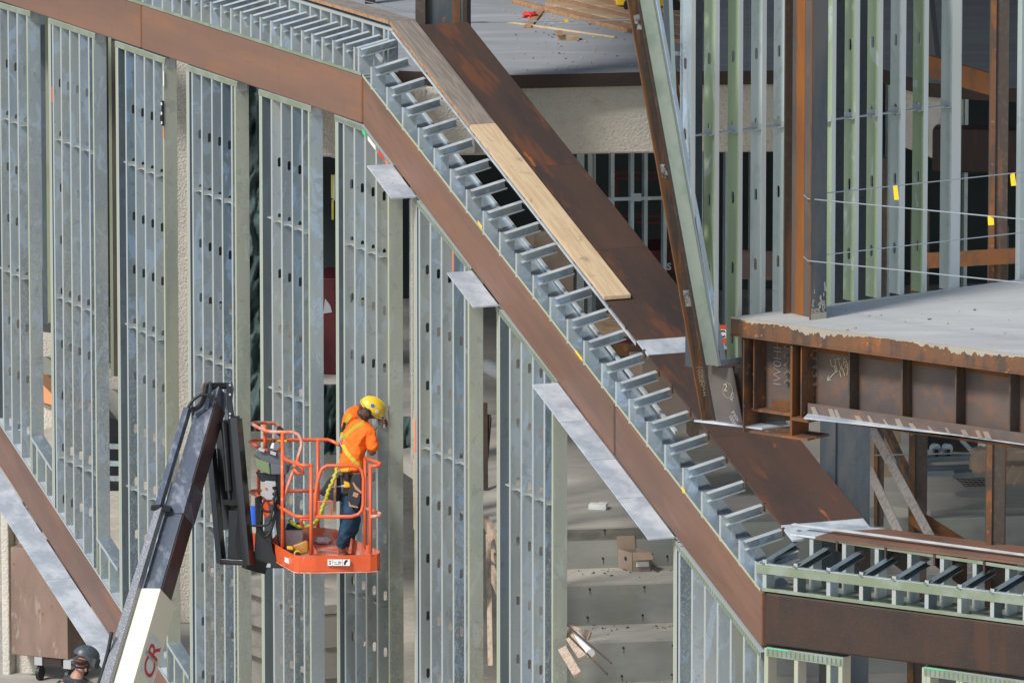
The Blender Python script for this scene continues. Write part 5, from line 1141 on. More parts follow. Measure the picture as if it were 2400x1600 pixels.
def hit(b,x,y,off=.008,dflt=None):
    r=ray(x,y).normalized(); h=b.ray_cast(C0,r)
    if h[0] is None: return dflt
    return h[0]-r*off
def ellip(parent,name,c,rad,mt,rot=None,cut=None,seg=24,ring=16):
    bm=bmesh.new(); bmesh.ops.create_uvsphere(bm,u_segments=seg,v_segments=ring,radius=1)
    if cut is not None:
        bmesh.ops.delete(bm,geom=[v for v in bm.verts if v.co.z<cut-.001],context='VERTS')
    mt_=Matrix.Identity(3) if rot is None else rot
    L=wloc(parent)
    for v in bm.verts: v.co=mt_@Vector((v.co.x*rad[0],v.co.y*rad[1],v.co.z*rad[2]))+Vector(c)-L
    me=bpy.data.meshes.new(name); bm.to_mesh(me); bm.free(); me.materials.append(mt)
    for p_ in me.polygons: p_.use_smooth=True
    o=bpy.data.objects.new(name,me); COL.objects.link(o); o.parent=parent; o["_l"]=tuple(L); return o
def ribbon(b,pts,w,mt,parent,name,off=.006,steps=10,dd=None):
    """strap of width w (m) laid on a surface along pixel polyline"""
    P_=[]
    for i in range(len(pts)-1):
        for k in range(steps):
            t=k/steps; P_.append((lerp(pts[i][0],pts[i+1][0],t),lerp(pts[i][1],pts[i+1][1],t)))
    P_.append(pts[-1]); Q=[]; last=None
    for x,y in P_:
        h=hit(b,x,y,off) 
        if h is None: h=at(x,y,dep(last)) if last is not None else None
        if h is None: continue
        last=h; Q.append(h)
    m=MB()
    for i in range(len(Q)-1):
        m.beam(Q[i],Q[i+1]+(Q[i+1]-Q[i])*.15,w,.005,up=-FW)
    return m.build(name,mt,parent)
M['skin']=mat('tanned_skin',(.22,.105,.065),rough=.55)
M['skinl']=mat('light_skin',(.42,.22,.16),rough=.55)
M['shirt']=mat('orange_safety_shirt',(1.0,.20,.025),rough=.8,layers=[dict(s=3,c=(.93,.15,.02),lo=.45,hi=.65)],bump=(7,1.0,.06),spec=.2)
M['jeans']=mat('blue_jeans',(.035,.085,.15),rough=.85,layers=[dict(s=7,c=(.02,.045,.085),lo=.45,hi=.65,d=5),dict(s=5,c=(.09,.15,.22),lo=.60,hi=.72,a=.6)],bump=(11,1.0,.05),spec=.15)
M['hair']=mat('dark_brown_hair',(.06,.028,.018),rough=.6,layers=[dict(s=50,c=(.13,.06,.035),lo=.5,hi=.7,st=(1,1,.2))],bump=(50,.6,.006))
M['hat']=mat('yellow_hard_hat',(.85,.55,.03),rough=.28,coat=.4,layers=[dict(s=10,c=(.75,.6,.3),lo=.66,hi=.7,a=.5)])
M['strap']=mat('yellow_green_webbing',(.50,.46,.04),rough=.8)
M['leather']=mat('brown_leather',(.12,.065,.05),rough=.7,layers=[dict(s=10,c=(.18,.11,.08),lo=.5,hi=.7)])
M['pouch']=mat('dark_blue_nylon',(.03,.033,.045),rough=.85)
M['tan']=mat('tan_leather',(.42,.24,.14),rough=.7)
M['drill']=mat('yellow_black_tool',(.75,.42,.02),rough=.4)
M['hatmask']=mat('grey_welding_helmet',(.06,.07,.085),rough=.4,layers=[dict(s=14,c=(.14,.15,.17),lo=.55,hi=.7,a=.6)])
# ---------------- worker
D=88.35
def wp(x,y,d=0): return at(x,y,D+d)
zT=at(760,1300,87.6).z; zFl=zT-.165
foot=hz(800,1313,zFl)
wk=thing('person','worker in orange shirt and yellow hard hat leaning toward the studs from the platform','person',foot)
bn={'pelvis':(wp(822,1128,.0),(.125,.10)),'belly':(wp(820,1090,.0),(.12,.095)),'chest':(wp(832,1035,.02),(.15,.11)),'neckb':(wp(848,987,.04),(.062,.062)),
 'neck':(wp(857,970,.06),(.055,.055)),'head':(wp(868,962,.10),(.085,.09)),'chin':(wp(876,975,.16),(.055,.05)),
 'shL':(wp(824,972,.16),(.07,.07)),'elL':(wp(850,952,.38),(.045,.045)),'wrL':(wp(893,978,.40),(.030,.030)),'haL':(wp(899,986,.40),(.035,.022)),
 'shR':(wp(870,1012,-.06),(.05,.05)),'elR':(wp(873,1062,-.05),(.045,.045)),'wrR':(wp(868,1052,.24),(.030,.030)),'haR':(wp(880,1030,.34),(.035,.022)),
 'hipR':(wp(823,1150,-.05),(.085,.085)),'knR':(wp(817,1225,-.06),(.06,.06)),'anR':(wp(799,1290,.02),(.045,.045)),'toR':(wp(815,1305,.12),(.04,.03)),
 'hipL':(wp(822,1150,.12),(.085,.085)),'knL':(wp(830,1218,.20),(.06,.06)),'anL':(wp(812,1284,.28),(.045,.045)),'toL':(wp(828,1296,.36),(.04,.03))}
be=[('pelvis','belly'),('belly','chest'),('chest','neckb'),('neckb','neck'),('neck','head'),('head','chin'),('chest','shL'),('shL','elL'),('elL','wrL'),('wrL','haL'),('chest','shR'),('shR','elR'),('elR','wrR'),('wrR','haR'),
 ('pelvis','hipR'),('hipR','knR'),('knR','anR'),('anR','toR'),('pelvis','hipL'),('hipL','knL'),('knL','anL'),('anL','toL')]
skin('body',bn,be,M['skin'],wk,root='pelvis')
# fingers of the visible hand
for k,(dx,dy,l) in enumerate(((4,-6,.9),(7,-2,1.0),(8,3,1.0),(7,8,.8),(-6,7,.7))):
    a=wp(899+dx*.3,986+dy*.5,.40); b=wp(899+dx*.8*l+1,987+dy*.9,.385); c=wp(899+dx*1.1*l,989+dy*1.15+3,.36)
    m=MB(); m.tube([a,b,c],.009,8,rs=[.011,.010,.008]); m.build('thumb' if k==4 else 'finger',M['skin'],wk,smooth=True)
sn={'pelvis':(wp(824,1112,.0),(.145,.115)),'belly':(wp(822,1085,.0),(.150,.12)),'mid':(wp(828,1050,.0),(.170,.135)),'chest':(wp(838,1015,.03),(.165,.13)),'neckb':(wp(849,985,.05),(.085,.085)),
 'shL':(wp(821,972,.15),(.088,.09)),'slL':(wp(838,958,.31),(.062,.062)),'shR':(wp(868,1012,-.08),(.082,.085)),'slR':(wp(874,1040,-.07),(.075,.07)),'slR2':(wp(871,1057,-.07),(.074,.07))}
shirt=skin('shirt',sn,[('pelvis','belly'),('belly','mid'),('mid','chest'),('chest','neckb'),('chest','shL'),('shL','slL'),('chest','shR'),('shR','slR'),('slR','slR2')],M['shirt'],wk,sub=3,root='chest'); rumple(shirt,.016,7,(1,1,1.5),3)
jn={'pelvis':(wp(823,1136,.0),(.135,.12)),'hipR':(wp(824,1162,-.03),(.115,.11)),'thR':(wp(822,1195,-.05),(.095,.09)),'knR':(wp(816,1228,-.06),(.082,.08)),'shR':(wp(806,1262,-.02),(.078,.075)),'anR':(wp(799,1288,.02),(.072,.07)),
 'hipL':(wp(826,1160,.12),(.10,.10)),'knL':(wp(831,1220,.20),(.075,.08)),'anL':(wp(812,1280,.28),(.065,.07))}
jeans=skin('jeans',jn,[('pelvis','hipR'),('hipR','thR'),('thR','knR'),('knR','shR'),('shR','anR'),('pelvis','hipL'),('hipL','knL'),('knL','anL')],M['jeans'],wk,sub=3,root='pelvis'); rumple(jeans,.014,8,(1,1,2.0),5)
for nm,x,y,d in (('boot',800,1302,.02),('boot',813,1294,.28)):
    skin(nm,{'a':(wp(x,y-8,d),(.055,.055)),'b':(wp(x+2,y+2,d),(.05,.045)),'c':(wp(x+20,y+4,d+.10),(.048,.035))},[('a','b'),('b','c')],M['leather'],wk,sub=2,root='a')
# head: hat, hair, ear, nose
hc_=wp(871,957,.10)
axis=(wp(882,948,.06)-wp(861,973,.14)).normalized()   # towards crown
axis=(RT*.62+UP*.70-FW*.35).normalized()
fwd_=(RT*.70-UP*.62+FW*.35); fwd_=(fwd_-axis*fwd_.dot(axis)).normalized(); sd2=axis.cross(fwd_)
Rm=Matrix((fwd_,sd2,axis)).transposed()
ellip(wk,'hard_hat',hc_+axis*.012,(.146,.122,.118),M['hat'],Rm,cut=-.12)
hatb=bpy.data.objects[[o.name for o in COL.objects if o.name.startswith('hard_hat')][-1]]
m=MB(); 
ringp=[hc_+axis*.000+fwd_*math.cos(t*.2618)*(.146+(.035 if abs(t)<5 or t>19 else 0))+sd2*math.sin(t*.2618)*.124 for t in range(24)]
m.tube(ringp,.006,6,closed=True); m.build('brim',M['hat'],hatb,smooth=True)
m=MB(); m.tube([hc_+axis*(.022+.112*math.sin(t*math.pi/10))+fwd_*math.cos(t*math.pi/10)*.138 for t in range(1,10)],.009,8); m.build('ridge',M['hat'],hatb,smooth=True)
hb=bvh(hatb)
for x,y,r_,mt in ((873,950,5.0,'blue'),(884,964,4.6,'white'),(894,975,4.5,'white')):
    h=hit(hb,x,y,.002)
    if h:
        n_=(h-hc_).normalized(); m=MB(); t1=n_.cross(Vector((0,0,1))).normalized(); m.cyl(h-n_*.004,h+n_*.002,r_/225*.9,16); m.build('sticker',M[mt],hatb)
skin('hair',{'a':(wp(864,957,.04),(.09,.09)),'b':(wp(853,968,-.04),(.090,.080)),'c':(wp(842,975,-.10),(.065,.05)),'d':(wp(866,984,-.03),(.060,.055))},[('a','b'),('b','c'),('b','d')],M['hair'],wk,sub=3,root='a')
rumple([o for o in COL.objects if o.name=='hair'][0],.035,16,(1,1,.5),8)
ellip(wk,'ear',wp(877,975,.02),(.018,.012,.03),M['skin'])
ellip(wk,'nose',wp(889,983,.14),(.018,.014,.022),M['skin'])
m=MB(); m.tube([wp(860,955,.0),wp(864,966,-.03),wp(872,974,-.02)],.010,8); m.build('hat_strap',M['pouch'],wk)
sb_=bvh(shirt)
ribbon(sb_,[(823,972),(812,985),(805,1005),(800,1030)],.042,M['strap'],wk,'harness_strap')
ribbon(sb_,[(808,990),(802,1012),(800,1022)],.030,M['rubber'],wk,'strap_pad',off=.016)
ribbon(sb_,[(854,990),(838,996),(820,1012),(804,1028)],.042,M['strap'],wk,'harness_strap')
ribbon(sb_,[(803,1042),(812,1060),(828,1078),(844,1094)],.038,M['strap'],wk,'harness_strap')
h=hit(sb_,802,1034,.02,wp(802,1034,-.2)); m=MB(); m.tube([h+RT*math.cos(t*.524)*.022+UP*math.sin(t*.524)*.045 for t in range(12)],.006,6,closed=True); m.build('harness_ring',M['greybox'],wk)
m=MB(); m.beam(h-UP*.05,h-UP*.12-RT*.01,.035,.03,up=-FW); m.build('snap_hook',M['leather'],wk)
# tool belt
m=MB(); c=wp(824,1111,.0); m.tube([c+RT*math.cos(t*math.pi/12)*.152+FW*math.sin(t*math.pi/12)*.125 for t in range(24)],.02,8,closed=True); belt=m.build('tool_belt',M['leather'],wk)
def pouchm(pts,d,mt,name,th=.07,bev=.015):
    m=MB(); m.extr([wp(x,y,d) for x,y in pts],FW*th); return m.build(name,M[mt],wk,bevel=bev)
pouchm([(826,1112),(847,1114),(848,1150),(845,1176),(838,1188),(818,1183),(814,1165),(820,1135)],-.19,'pouch','pouch')
pouchm([(829,1152),(841,1156),(837,1166),(826,1162)],-.195,'tan','pouch_patch',.006,.001)
pouchm([(817,1172),(822,1182),(840,1187),(838,1190),(818,1186)],-.197,'tan','pouch_trim',.01,.001)
pouchm([(770,1120),(796,1112),(800,1150),(792,1176),(772,1170),(748,1156)],-.12,'pouch','pouch')
pouchm([(828,1128),(835,1138),(848,1152),(847,1157),(832,1146),(826,1132)],-.21,'tan','pouch_trim',.02,.003)
pouchm([(846,1112),(856,1114),(857,1170),(848,1165)],-.05,'leather','tool_holder')
m=MB(); m.beam(wp(786,1112,-.16),wp(784,1200,-.16),.026,.03,up=-FW); m.build('hammer_handle',M['tan'],wk)
m=MB(); m.beam(wp(779,1114,-.17),wp(792,1117,-.17),.035,.035,up=-FW); m.build('hammer_head',M['greybox'],wk,bevel=.008)
pouchm([(794,1099),(818,1096),(820,1102),(814,1106),(798,1106)],-.20,'drill','drill_battery',.08,.01)
pouchm([(808,1105),(817,1105),(818,1125),(806,1130)],-.19,'rubber','drill_handle',.05,.008)
pouchm([(806,1126),(819,1130),(822,1142),(806,1143)],-.20,'drill','drill_body',.07,.012)
m=MB(); m.cyl(wp(806,1139,-.18),wp(800,1139,-.19),.018,12,r2=.012); m.cyl(wp(800,1139,-.19),wp(772,1141,-.2),.005,6); m.build('drill_bit',M['greybox'],wk)
# held clamp between hand and stud
m=MB(); m.tube([at(878,1008,88.5),at(884,1004,88.5),at(890,998,88.55),at(884,1000,88.55)],.007,6,closed=True); m.beam(at(887,998,88.6),at(905,1008,88.7),.03,.02); one(m,'locking_pliers',M['brace'],'steel clamp held in the worker\'s hand at the stud','clamp')
# lanyard
m=MB(); L_=[wp(790,1092,-.20),wp(788,1108,-.22),wp(779,1130,-.26),wp(770,1148,-.26),wp(765,1165,-.27),wp(757,1185,-.28),wp(752,1202,-.28),wp(744,1218,-.2),wp(735,1228,-.1),wp(718,1234,.0),wp(700,1234,.1),wp(686,1226,.1),wp(676,1216,.1)]
Q=[]; 
for i in range(len(L_)-1):
    for k in range(5): 
        p_=L_[i].lerp(L_[i+1],k/5); Q.append(p_+RT*.008*math.sin(len(Q)*1.9))
m.tube(Q,.018,8,rs=[.014+.008*abs(math.sin(i*1.15)) for i in range(len(Q))]); one(m,'lanyard',M['strap'],'yellow shock lanyard hanging from the worker to the platform','lanyard',smooth=True)
# ================================================================== boom lift
bl=thing('boom_lift','boom lift with a black folding boom and an orange work platform carrying the worker','boom lift',at(300,1850,88.5))
K0=87.6; K1=89.1
def tubes(paths,r,mt,name,parent,k=8):
    out=[]
    for p_ in paths:
        m=MB(); m.tube([at(x,y,d) for x,y,d in p_],r,k); out.append(m.build(name,M[mt],parent,smooth=True))
    return out
pf_=MB()
op=[hz(x,y,zT) for x,y in ((634,1268),(660,1284),(689,1300),(700,1301.5),(740,1302),(868,1299.5),(884,1298),(891,1294),(889,1290),(868,1281),(818,1257),(800,1247),(788,1240),(760,1236),(709,1236),(660,1240),(638,1262))]
fl_=[Vector((v.x,v.y,zFl)) for v in op]
m=MB(); m.extr(fl_,(0,0,-.012)); plat=m.build('platform',M['orange_w'],bl)
m=MB(); n_=len(op); cen=sum(op,Vector((0,0,0)))/n_
for i in range(n_):
    a_,b_=op[i],op[(i+1)%n_]; ia=a_+(cen-a_).normalized()*.006; ib=b_+(cen-b_).normalized()*.006; dz=Vector((0,0,-.185))
    m.add([a_,b_,b_+dz,a_+dz],[(0,1,2,3)]); m.add([ia,ib,ib+dz,ia+dz],[(0,3,2,1)],1); m.add([a_,b_,ib,ia],[(0,3,2,1)]); m.add([a_+dz,b_+dz,ib+dz,ia+dz],[(0,1,2,3)])
m.build('toe_board',[M['orange'],M['orange_w']],plat)
m=MB(); m.tube([v+Vector((0,0,-.182)) for v in op],.008,6,closed=True); m.build('toe_rim',M['orange_w'],plat)
F=K0; B=K1
ra=[[(739,1210,F),(740,1160,F),(744,1130,F),(750,1108,F),(756,1097,F),(766,1091,F),(828,1090,F),(841,1094,F),(849,1104,F),(852,1122,F),(851.5,1181,F),(848,1196,F),(840,1205,F),(823,1210,F),(739,1210,F)],
 [(729,1087,F+.03),(729,1300,F+.02)],[(868,1087,F+.03),(868.5,1298,F+.02)],
 [(663,1068,F+.5),(672,1078,F+.4),(700,1088,F+.08),(710,1090,F+.03),(731,1091,F+.03)],
 [(662,1012,F+.5),(662,1283,F+.45)],
 [(590,992,F+1.1),(600,999,F+.95),(625,1010,F+.55),(640,1012,F+.5),(686,1012,F+.5),(699,1018,F+.5),(706,1030,F+.5),(707,1044,F+.5),(697,1078,F+.5),(670,1150,F+.5),(664,1170,F+.5),(661,1195,F+.5)],
 [(590,992,F+1.1),(596,990,F+1.2),(640,991,B),(655,998,B),(665,1013,B),(666,1030,B),(650,1063,B)],
 [(621,994,F+.9),(621,1062,F+.9)],
 [(586,1036,F+1.1),(592,1032,F+1.25),(620,1031,B),(768,1030,B),(780,1034,B),(795,1042,B-.1)],
 [(586,1036,F+1.1),(606,1048,F+.9)],
 [(745,1032,B),(745,1262,B)],[(606,1100,B),(606,1200,B)],
 [(671,1151,B),(762,1148,B)],
 [(586,1153,F+1.1),(592,1150,F+1.25),(610,1149,B)],[(586,1153,F+1.1),(628,1173,F+.75),(660,1190,F+.5),(690,1208,F+.1),(700,1210,F+.05),(729,1211,F+.03)],
 [(856,1072,F+.55),(856,1284,F+.55)],
 [(857,1073,F+.5),(884,1083,F+.12),(892,1087,F+.04),(888,1091,F+.0),(870,1092,F)],
 [(853,1190,F+.5),(884,1200,F+.12),(892,1204,F+.05),(888,1209,F+.0),(868,1210,F)],
 [(688,1098,F+.3),(698,1108,F+.3),(711,1110,F+.3),(709,1098,F+.3),(694,1080,F+.3)],
 [(738,1175,F),(777,1174,F),(777,1207,F)],[(712,1232,F+.2),(706,1228,F+.2),(705,1218,F+.2),(712,1215,F+.2),(727,1216,F+.1)],
 [(662,1240,F+.5),(690,1110,F+.5)]]
for i,p_ in enumerate(ra[:-1]):
    m=MB(); m.tube([at(x,y,d) for x,y,d in p_],.019 if i!=19 else .008,8 if i else 10,mi=0); m.build('guard_rail',M['orange'] if i not in (5,6,17) else M['orange_w'],plat,smooth=True)
for x,y in ((733,1297),(864,1295)):
    s_=1 if x<800 else -1; m=MB(); m.extr([at(x,y,F+.03),at(x+s_*11,y,F+.03),at(x,y-22,F+.03)],FW*.01); m.build('gusset',M['orange'],plat)
m=MB(); m.extr([at(738,1175,F-.002),at(749,1175,F-.002),at(749,1211,F-.002),at(738,1211,F-.002)],FW*.02); m.build('gate_plate',M['orange'],plat)
def pbox(pts,d,th,mt,name,parent,bev=0):
    m=MB(); m.extr([at(x,y,d) for x,y in pts],FW*th); return m.build(name,M[mt],parent,bevel=bev)
# sticker with capacity pictograms
st=pbox([(768,1310),(820,1310),(820,1325),(768,1325)],K0-.035,.008,'white','capacity_label',plat)
for x0,y0,x1,y1 in ((771,1313,776,1315),(772,1317,775,1322),(782,1316,784,1318),(786,1316,788,1318),(792,1315,800,1316.3),(792,1317.5,800,1318.8),(784,1321,798,1322),(779.3,1310.5,780,1324.5),(802.5,1310.5,803.2,1324.5)):
    m=MB(); m.extr([at(x0,y0,K0-.037),at(x1,y0,K0-.037),at(x1,y1,K0-.037),at(x0,y1,K0-.037)],FW*.001); m.build('label_mark',M['rubber'],st)
m=MB(); m.extr([at(806,1323,K0-.037),at(806,1317,K0-.037),at(809,1312,K0-.037),at(814,1310.7,K0-.037),at(815,1315,K0-.037),at(811,1318,K0-.037),at(810,1323,K0-.037)],FW*.001); m.build('label_mark',M['rubber'],st)
lb=pbox([(667,1304),(677,1308),(677,1321),(667,1316)],K0+.17,.006,'white','warning_label',plat)
ws=[(648,1030),(672,1031),(672,1035),(648,1034)]; pbox(ws,K1-.025,.005,'yellow','warning_stripe',plat)
# console
cs=pbox([(607,1048),(659,1058),(660,1066),(684,1088),(676,1094),(630,1090),(593,1066),(597,1057)],K0+.62,.25,'dgrey','control_console',plat,.015)
pbox([(597,1072),(631,1084),(634,1112),(612,1105),(600,1092)],K0+.58,.06,'olive','console_panel',cs,.01)
pbox([(634,1086),(679,1090),(675,1108),(668,1112),(636,1112)],K0+.56,.3,'dgrey','console_body',cs,.012)
for x,y in ((613,1052),(640,1060)): pbox([(x-7,y-2),(x-4,y-4),(x+8,y),(x+6,y+8),(x-6,y+4)],K0+.58,.03,'greybox','switch_bank',cs,.003)
m=MB(); m.cyl(at(637,1052,K0+.58),at(641,1032,K0+.6),.016,12); m.build('joystick',M['rubber'],cs); pbox([(633,1050),(638,1037),(643,1038),(641,1052)],K0+.56,.03,'white','joystick_base',cs,.004)
m=MB(); m.cyl(at(625,1056,K0+.58),at(626,1051,K0+.58),.02,12); m.build('stop_button',M['redc'],cs)
pbox([(649,1000),(655,996),(666,1008),(664,1024),(655,1022),(647,1016)],K1-.05,.05,'rubber','work_light',plat,.01)
pbox([(619,1128),(624,1126),(647,1127),(648,1171),(626,1172),(619,1166)],K0+.66,.18,'greybox','junction_box',plat,.012)
pbox([(621,1141),(627,1143),(627,1149),(621,1147)],K0+.655,.004,'sign_o','box_label',plat)
for y in (1143,1157): 
    m=MB(); m.cyl(at(641,y,K0+.64),at(645,y,K0+.66),.018,12); m.build('knob',M['rubber'],plat)
pbox([(646,1100),(668,1100),(668,1290),(655,1290),(646,1230)],K0+.75,.14,'black','support_post',plat,.01)
pbox([(598,1105),(650,1112),(650,1130),(612,1128)],K0+.72,.12,'black','mount_bracket',plat,.01)
pbox([(599,1245),(634,1244),(640,1290),(652,1318),(675,1331),(603,1331),(588,1320),(596,1290)],K0+.55,.5,'black','mount_bracket',plat,.01)
pbox([(597,1165),(612,1160),(616,1200),(616,1250),(600,1248)],K0+.8,.12,'rubber','rotator',plat,.01)
pbox([(588,1246),(598,1250),(598,1290),(594,1286)],K0+.7,.05,'sign_o','orange_cover',plat)
pbox([(616,1165),(628,1182),(632,1205),(620,1215),(616,1200)],K0+.7,.1,'sign_o','orange_cover',plat)
pbox([(616,1319),(634,1320),(634,1329),(616,1328)],K0+.54,.005,'greybox','warning_label',plat)
bu=thing('blue_bucket','stacked blue buckets seen behind the left end of the orange platform','bucket',at(598,1235,90.2))
m=MB()
for k in range(3): c=at(598,1228-10*k,90.2); m.cyl(c,c+Vector((0,0,.10)),.040+.004*k,16,r2=.052)
m.build('bucket',M['blue'],bu)
for i,(pp,r_) in enumerate(((((645,1150),(640,1190),(630,1225),(610,1232),(590,1231)),.012),(((641,1165),(645,1200),(638,1235),(625,1256),(612,1250),(606,1230)),.014),(((650,1165),(642,1210),(620,1230)),.012),(((612,1180),(618,1196),(640,1198)),.012),(((622,1170),(612,1190),(612,1225)),.012))):
    m=MB(); q=[at(x,y,K0+.45+.03*i) for x,y in pp]
    # smooth path
    s_=[]
    for j in range(len(q)-1):
        p0=q[max(j-1,0)];p1=q[j];p2=q[j+1];p3=q[min(j+2,len(q)-1)]
        for t in (0,.25,.5,.75): s_.append(.5*((2*p1)+(p2-p0)*t+(2*p0-5*p1+4*p2-p3)*t*t+(3*p1-p0-3*p2+p3)*t**3))
    s_.append(q[-1]); m.tube(s_,r_,8); m.build('hose',M['rubber'],plat,smooth=True)
# things on the platform floor
co=thing('cooler','white cooler with a blue lid on the orange platform floor','cooler',hz(690,1278,zFl))
m=MB(); m.extr([at(669,1280,88.7),at(669,1240,88.7),at(709,1240,88.7),at(709,1276,88.7)],FW*.25); m.build('body',M['white'],co,bevel=.015); m=MB(); m.extr([at(668,1241,88.68),at(673,1226,88.7),at(704,1225,88.7),at(710,1241,88.68)],FW*.27); m.build('lid',M['jeans'],co,bevel=.012)
bn_=thing('amber_bin','amber plastic bin lying on the platform floor','bin',hz(705,1300,zFl))
m=MB(); m.extr([at(684,1278,88.1),at(700,1272,88.1),at(716,1266,88.1),at(723,1268,88.1),at(723,1296,88.1),at(700,1300,88.1)],FW*.18); m.build('bin',M['amber'],bn_,bevel=.02)
dr=thing('cordless_tool','yellow and black cordless tool lying in the left corner of the platform','power tool',hz(690,1300,zFl))
m=MB(); m.extr([at(671,1279,87.95),at(686,1279,87.95),at(689,1292,87.95),at(674,1290,87.95)],FW*.08); m.build('battery',M['drill'],dr,bevel=.012)
m=MB(); m.extr([at(672,1286,87.93),at(688,1288,87.93),at(690,1296,87.93),at(676,1294,87.93)],FW*.08); m.build('grip',M['rubber'],dr,bevel=.01)
m=MB(); c=at(696,1296,87.9); m.cyl(c,c+FW*.06,.035,16); m.build('motor',M['drill'],dr); m=MB(); c=at(698,1299,87.87); m.cyl(c,c+FW*.02,.03,16); m.build('motor_cap',M['rubber'],dr)
bt=thing('crushed_bottle','crumpled clear bottle with a purple label on the platform floor','bottle',hz(758,1268,zFl)); blob(bt,'bottle',hz(758,1266,zFl+.04),.05,M['glass'],(1.6,.8,.8),4,.5)
# boom
UPB=Vector((-.46,-.86,.2))
m=MB(); m.beam(at(505,918,88.5),at(330,1520,87.1),.205,.235,up=UPB,w2=.215,h2=.24); bm_=m.build('fly_boom',[M['boomblue']],bl,bevel=.006)
m=MB(); bA=at(505,918,88.5); bD=(at(330,1520,87.1)-bA); c0_=bA+bD*.80; c1_=bA+bD*1.55; m.beam(c0_,c1_,.30,.38,up=UPB); 
cb0=m.build('boom_cover',M['cream'],bl,bevel=.012)
_sd=bD.normalized().cross(UPB).normalized(); _sd=_sd if _sd.x>0 else -_sd
m=MB(); m.beam(bA+bD*.06+_sd*.113,bA+bD*.81+_sd*.118,.006,.225,up=UPB); m.build('boom_side',M['boomred'],bl)
m=MB(); m.beam(bA+bD*.38-FW*.0,bA+bD*.50,.25,.27,up=UPB); m.build('boom_collar',M['boomblue'],bl,bevel=.004)
m=MB(); m.beam(at(440,957,88.3),at(372,1186,87.75),.068,.07,up=UPB); m.build('cable_tube',M['boomblue'],bl,bevel=.005)
m=MB(); m.beam(at(376,1190,87.7),at(243,1625,86.7),.075,.08,up=UPB,w2=.11,h2=.1); m.build('cable_tube',M['tubegrey'],bl,bevel=.005)
m=MB(); m.beam(at(354,1188,87.7),at(400,1192,87.7),.10,.05); m.build('clamp_bracket',M['black'],bl,bevel=.005)
m=MB(); m.beam(at(451,965,88.4),at(482,974,88.4),.06,.06); m.build('link_bar',M['black'],bl)
for x,d in ((486,88.25),(537,88.45)):
    m=MB(); m.extr([at(x-4,896,d),at(x+4,893,d),at(x+8,912,d),at(x+2,960,d),at(x-7,960,d),at(x-8,925,d)],Vector((.5,.86,0))*.03); m.build('cheek_plate',M['boomblue'],bl,bevel=.004)
m=MB(); m.cyl(at(488,904,88.35),at(536,904,88.45),.035,20); m.build('pivot_pin',M['black'],bl,smooth=False)
m=MB(); m.extr([at(530,900,88.4),at(541,896,88.4),at(544,935,88.4),at(550,985,88.4),at(545,1002,88.4),at(536,998,88.4),at(532,940,88.4)],FW*.06); m.build('knuckle_plate',M['black'],bl,bevel=.006)
m=MB(); m.cyl(at(540,982,88.2),at(562,982,88.2),.035,18); m.build('pivot_pin',M['black'],bl)
for y in (924,969,978,902): 
    m=MB(); c=at(539,y,88.36); m.cyl(c,c-FW*.03,.012,8); m.build('bolt',M['brace'],bl)
m=MB(); m.beam(at(553,980,88.2),at(584,1325,88.0),.085,.12,up=UPB); m.build('jib_arm',M['black'],bl,bevel=.005)
m=MB(); m.beam(at(537,985,88.4),at(565,1318,88.25),.09,.08,up=UPB); m.build('jib_arm',M['black'],bl,bevel=.005)
m=MB(); m.beam(at(495,1050,88.7),at(519,1320,88.3),.07,.10,up=UPB); m.build('jib_arm',M['black'],bl,bevel=.005)
m=MB(); m.beam(at(520,985,88.75),at(536,1240,88.6),.13,.06,up=UPB); m.build('jib_link',M['black'],bl)
m=MB(); m.cyl(at(524,990,88.35),at(537,1150,88.3),.038,16); m.cyl(at(537,1150,88.3),at(540,1176,88.3),.022,12); m.build('hydraulic_cylinder',M['black'],bl,smooth=False)
m=MB(); m.beam(at(521,1175,88.25),at(562,1178,88.25),.05,.05); m.beam(at(536,1180,88.3),at(563,1182,88.3),.05,.03); m.build('cross_bar',M['black'],bl)
m=MB(); m.extr([at(536,1195,88.25),at(572,1195,88.25),at(578,1312,88.25),at(534,1312,88.25)],FW*.12); m.build('jib_box',M['black'],bl,bevel=.01)
m=MB(); m.extr([at(513,1308,88.15),at(590,1312,88.05),at(592,1326,88.05),at(514,1322,88.15)],FW*.2); m.build('jib_foot',M['black'],bl,bevel=.01)
m=MB(); m.beam(at(575,1318,88.1),at(620,1330,88.2),.12,.12); m.build('jib_mount',M['black'],bl)
def spl(pp,d,r_,name,mt='rubber'):
    q=[at(x,y,d) for x,y in pp]; s_=[]
    for j in range(len(q)-1):
        p0=q[max(j-1,0)];p1=q[j];p2=q[j+1];p3=q[min(j+2,len(q)-1)]
        for t in (0,.2,.4,.6,.8): s_.append(.5*((2*p1)+(p2-p0)*t+(2*p0-5*p1+4*p2-p3)*t*t+(3*p1-p0-3*p2+p3)*t**3))
    s_.append(q[-1]); m=MB(); m.tube(s_,r_,8); m.build(name,M[mt],bl,smooth=True)
spl([(441,955),(452,938),(468,926),(484,925),(498,930),(505,937)],88.15,.018,'hose')
spl([(446,957),(458,955),(470,945),(479,925),(483,900)],88.2,.016,'hose')
spl([(450,961),(466,956),(478,940),(484,915),(487,897)],88.25,.014,'hose')
spl([(448,962),(464,950),(474,930),(477,905),(481,896),(486,900)],88.3,.012,'hose','leather')
spl([(262,1480),(252,1530),(238,1580),(230,1605)],86.9,.02,'chain')
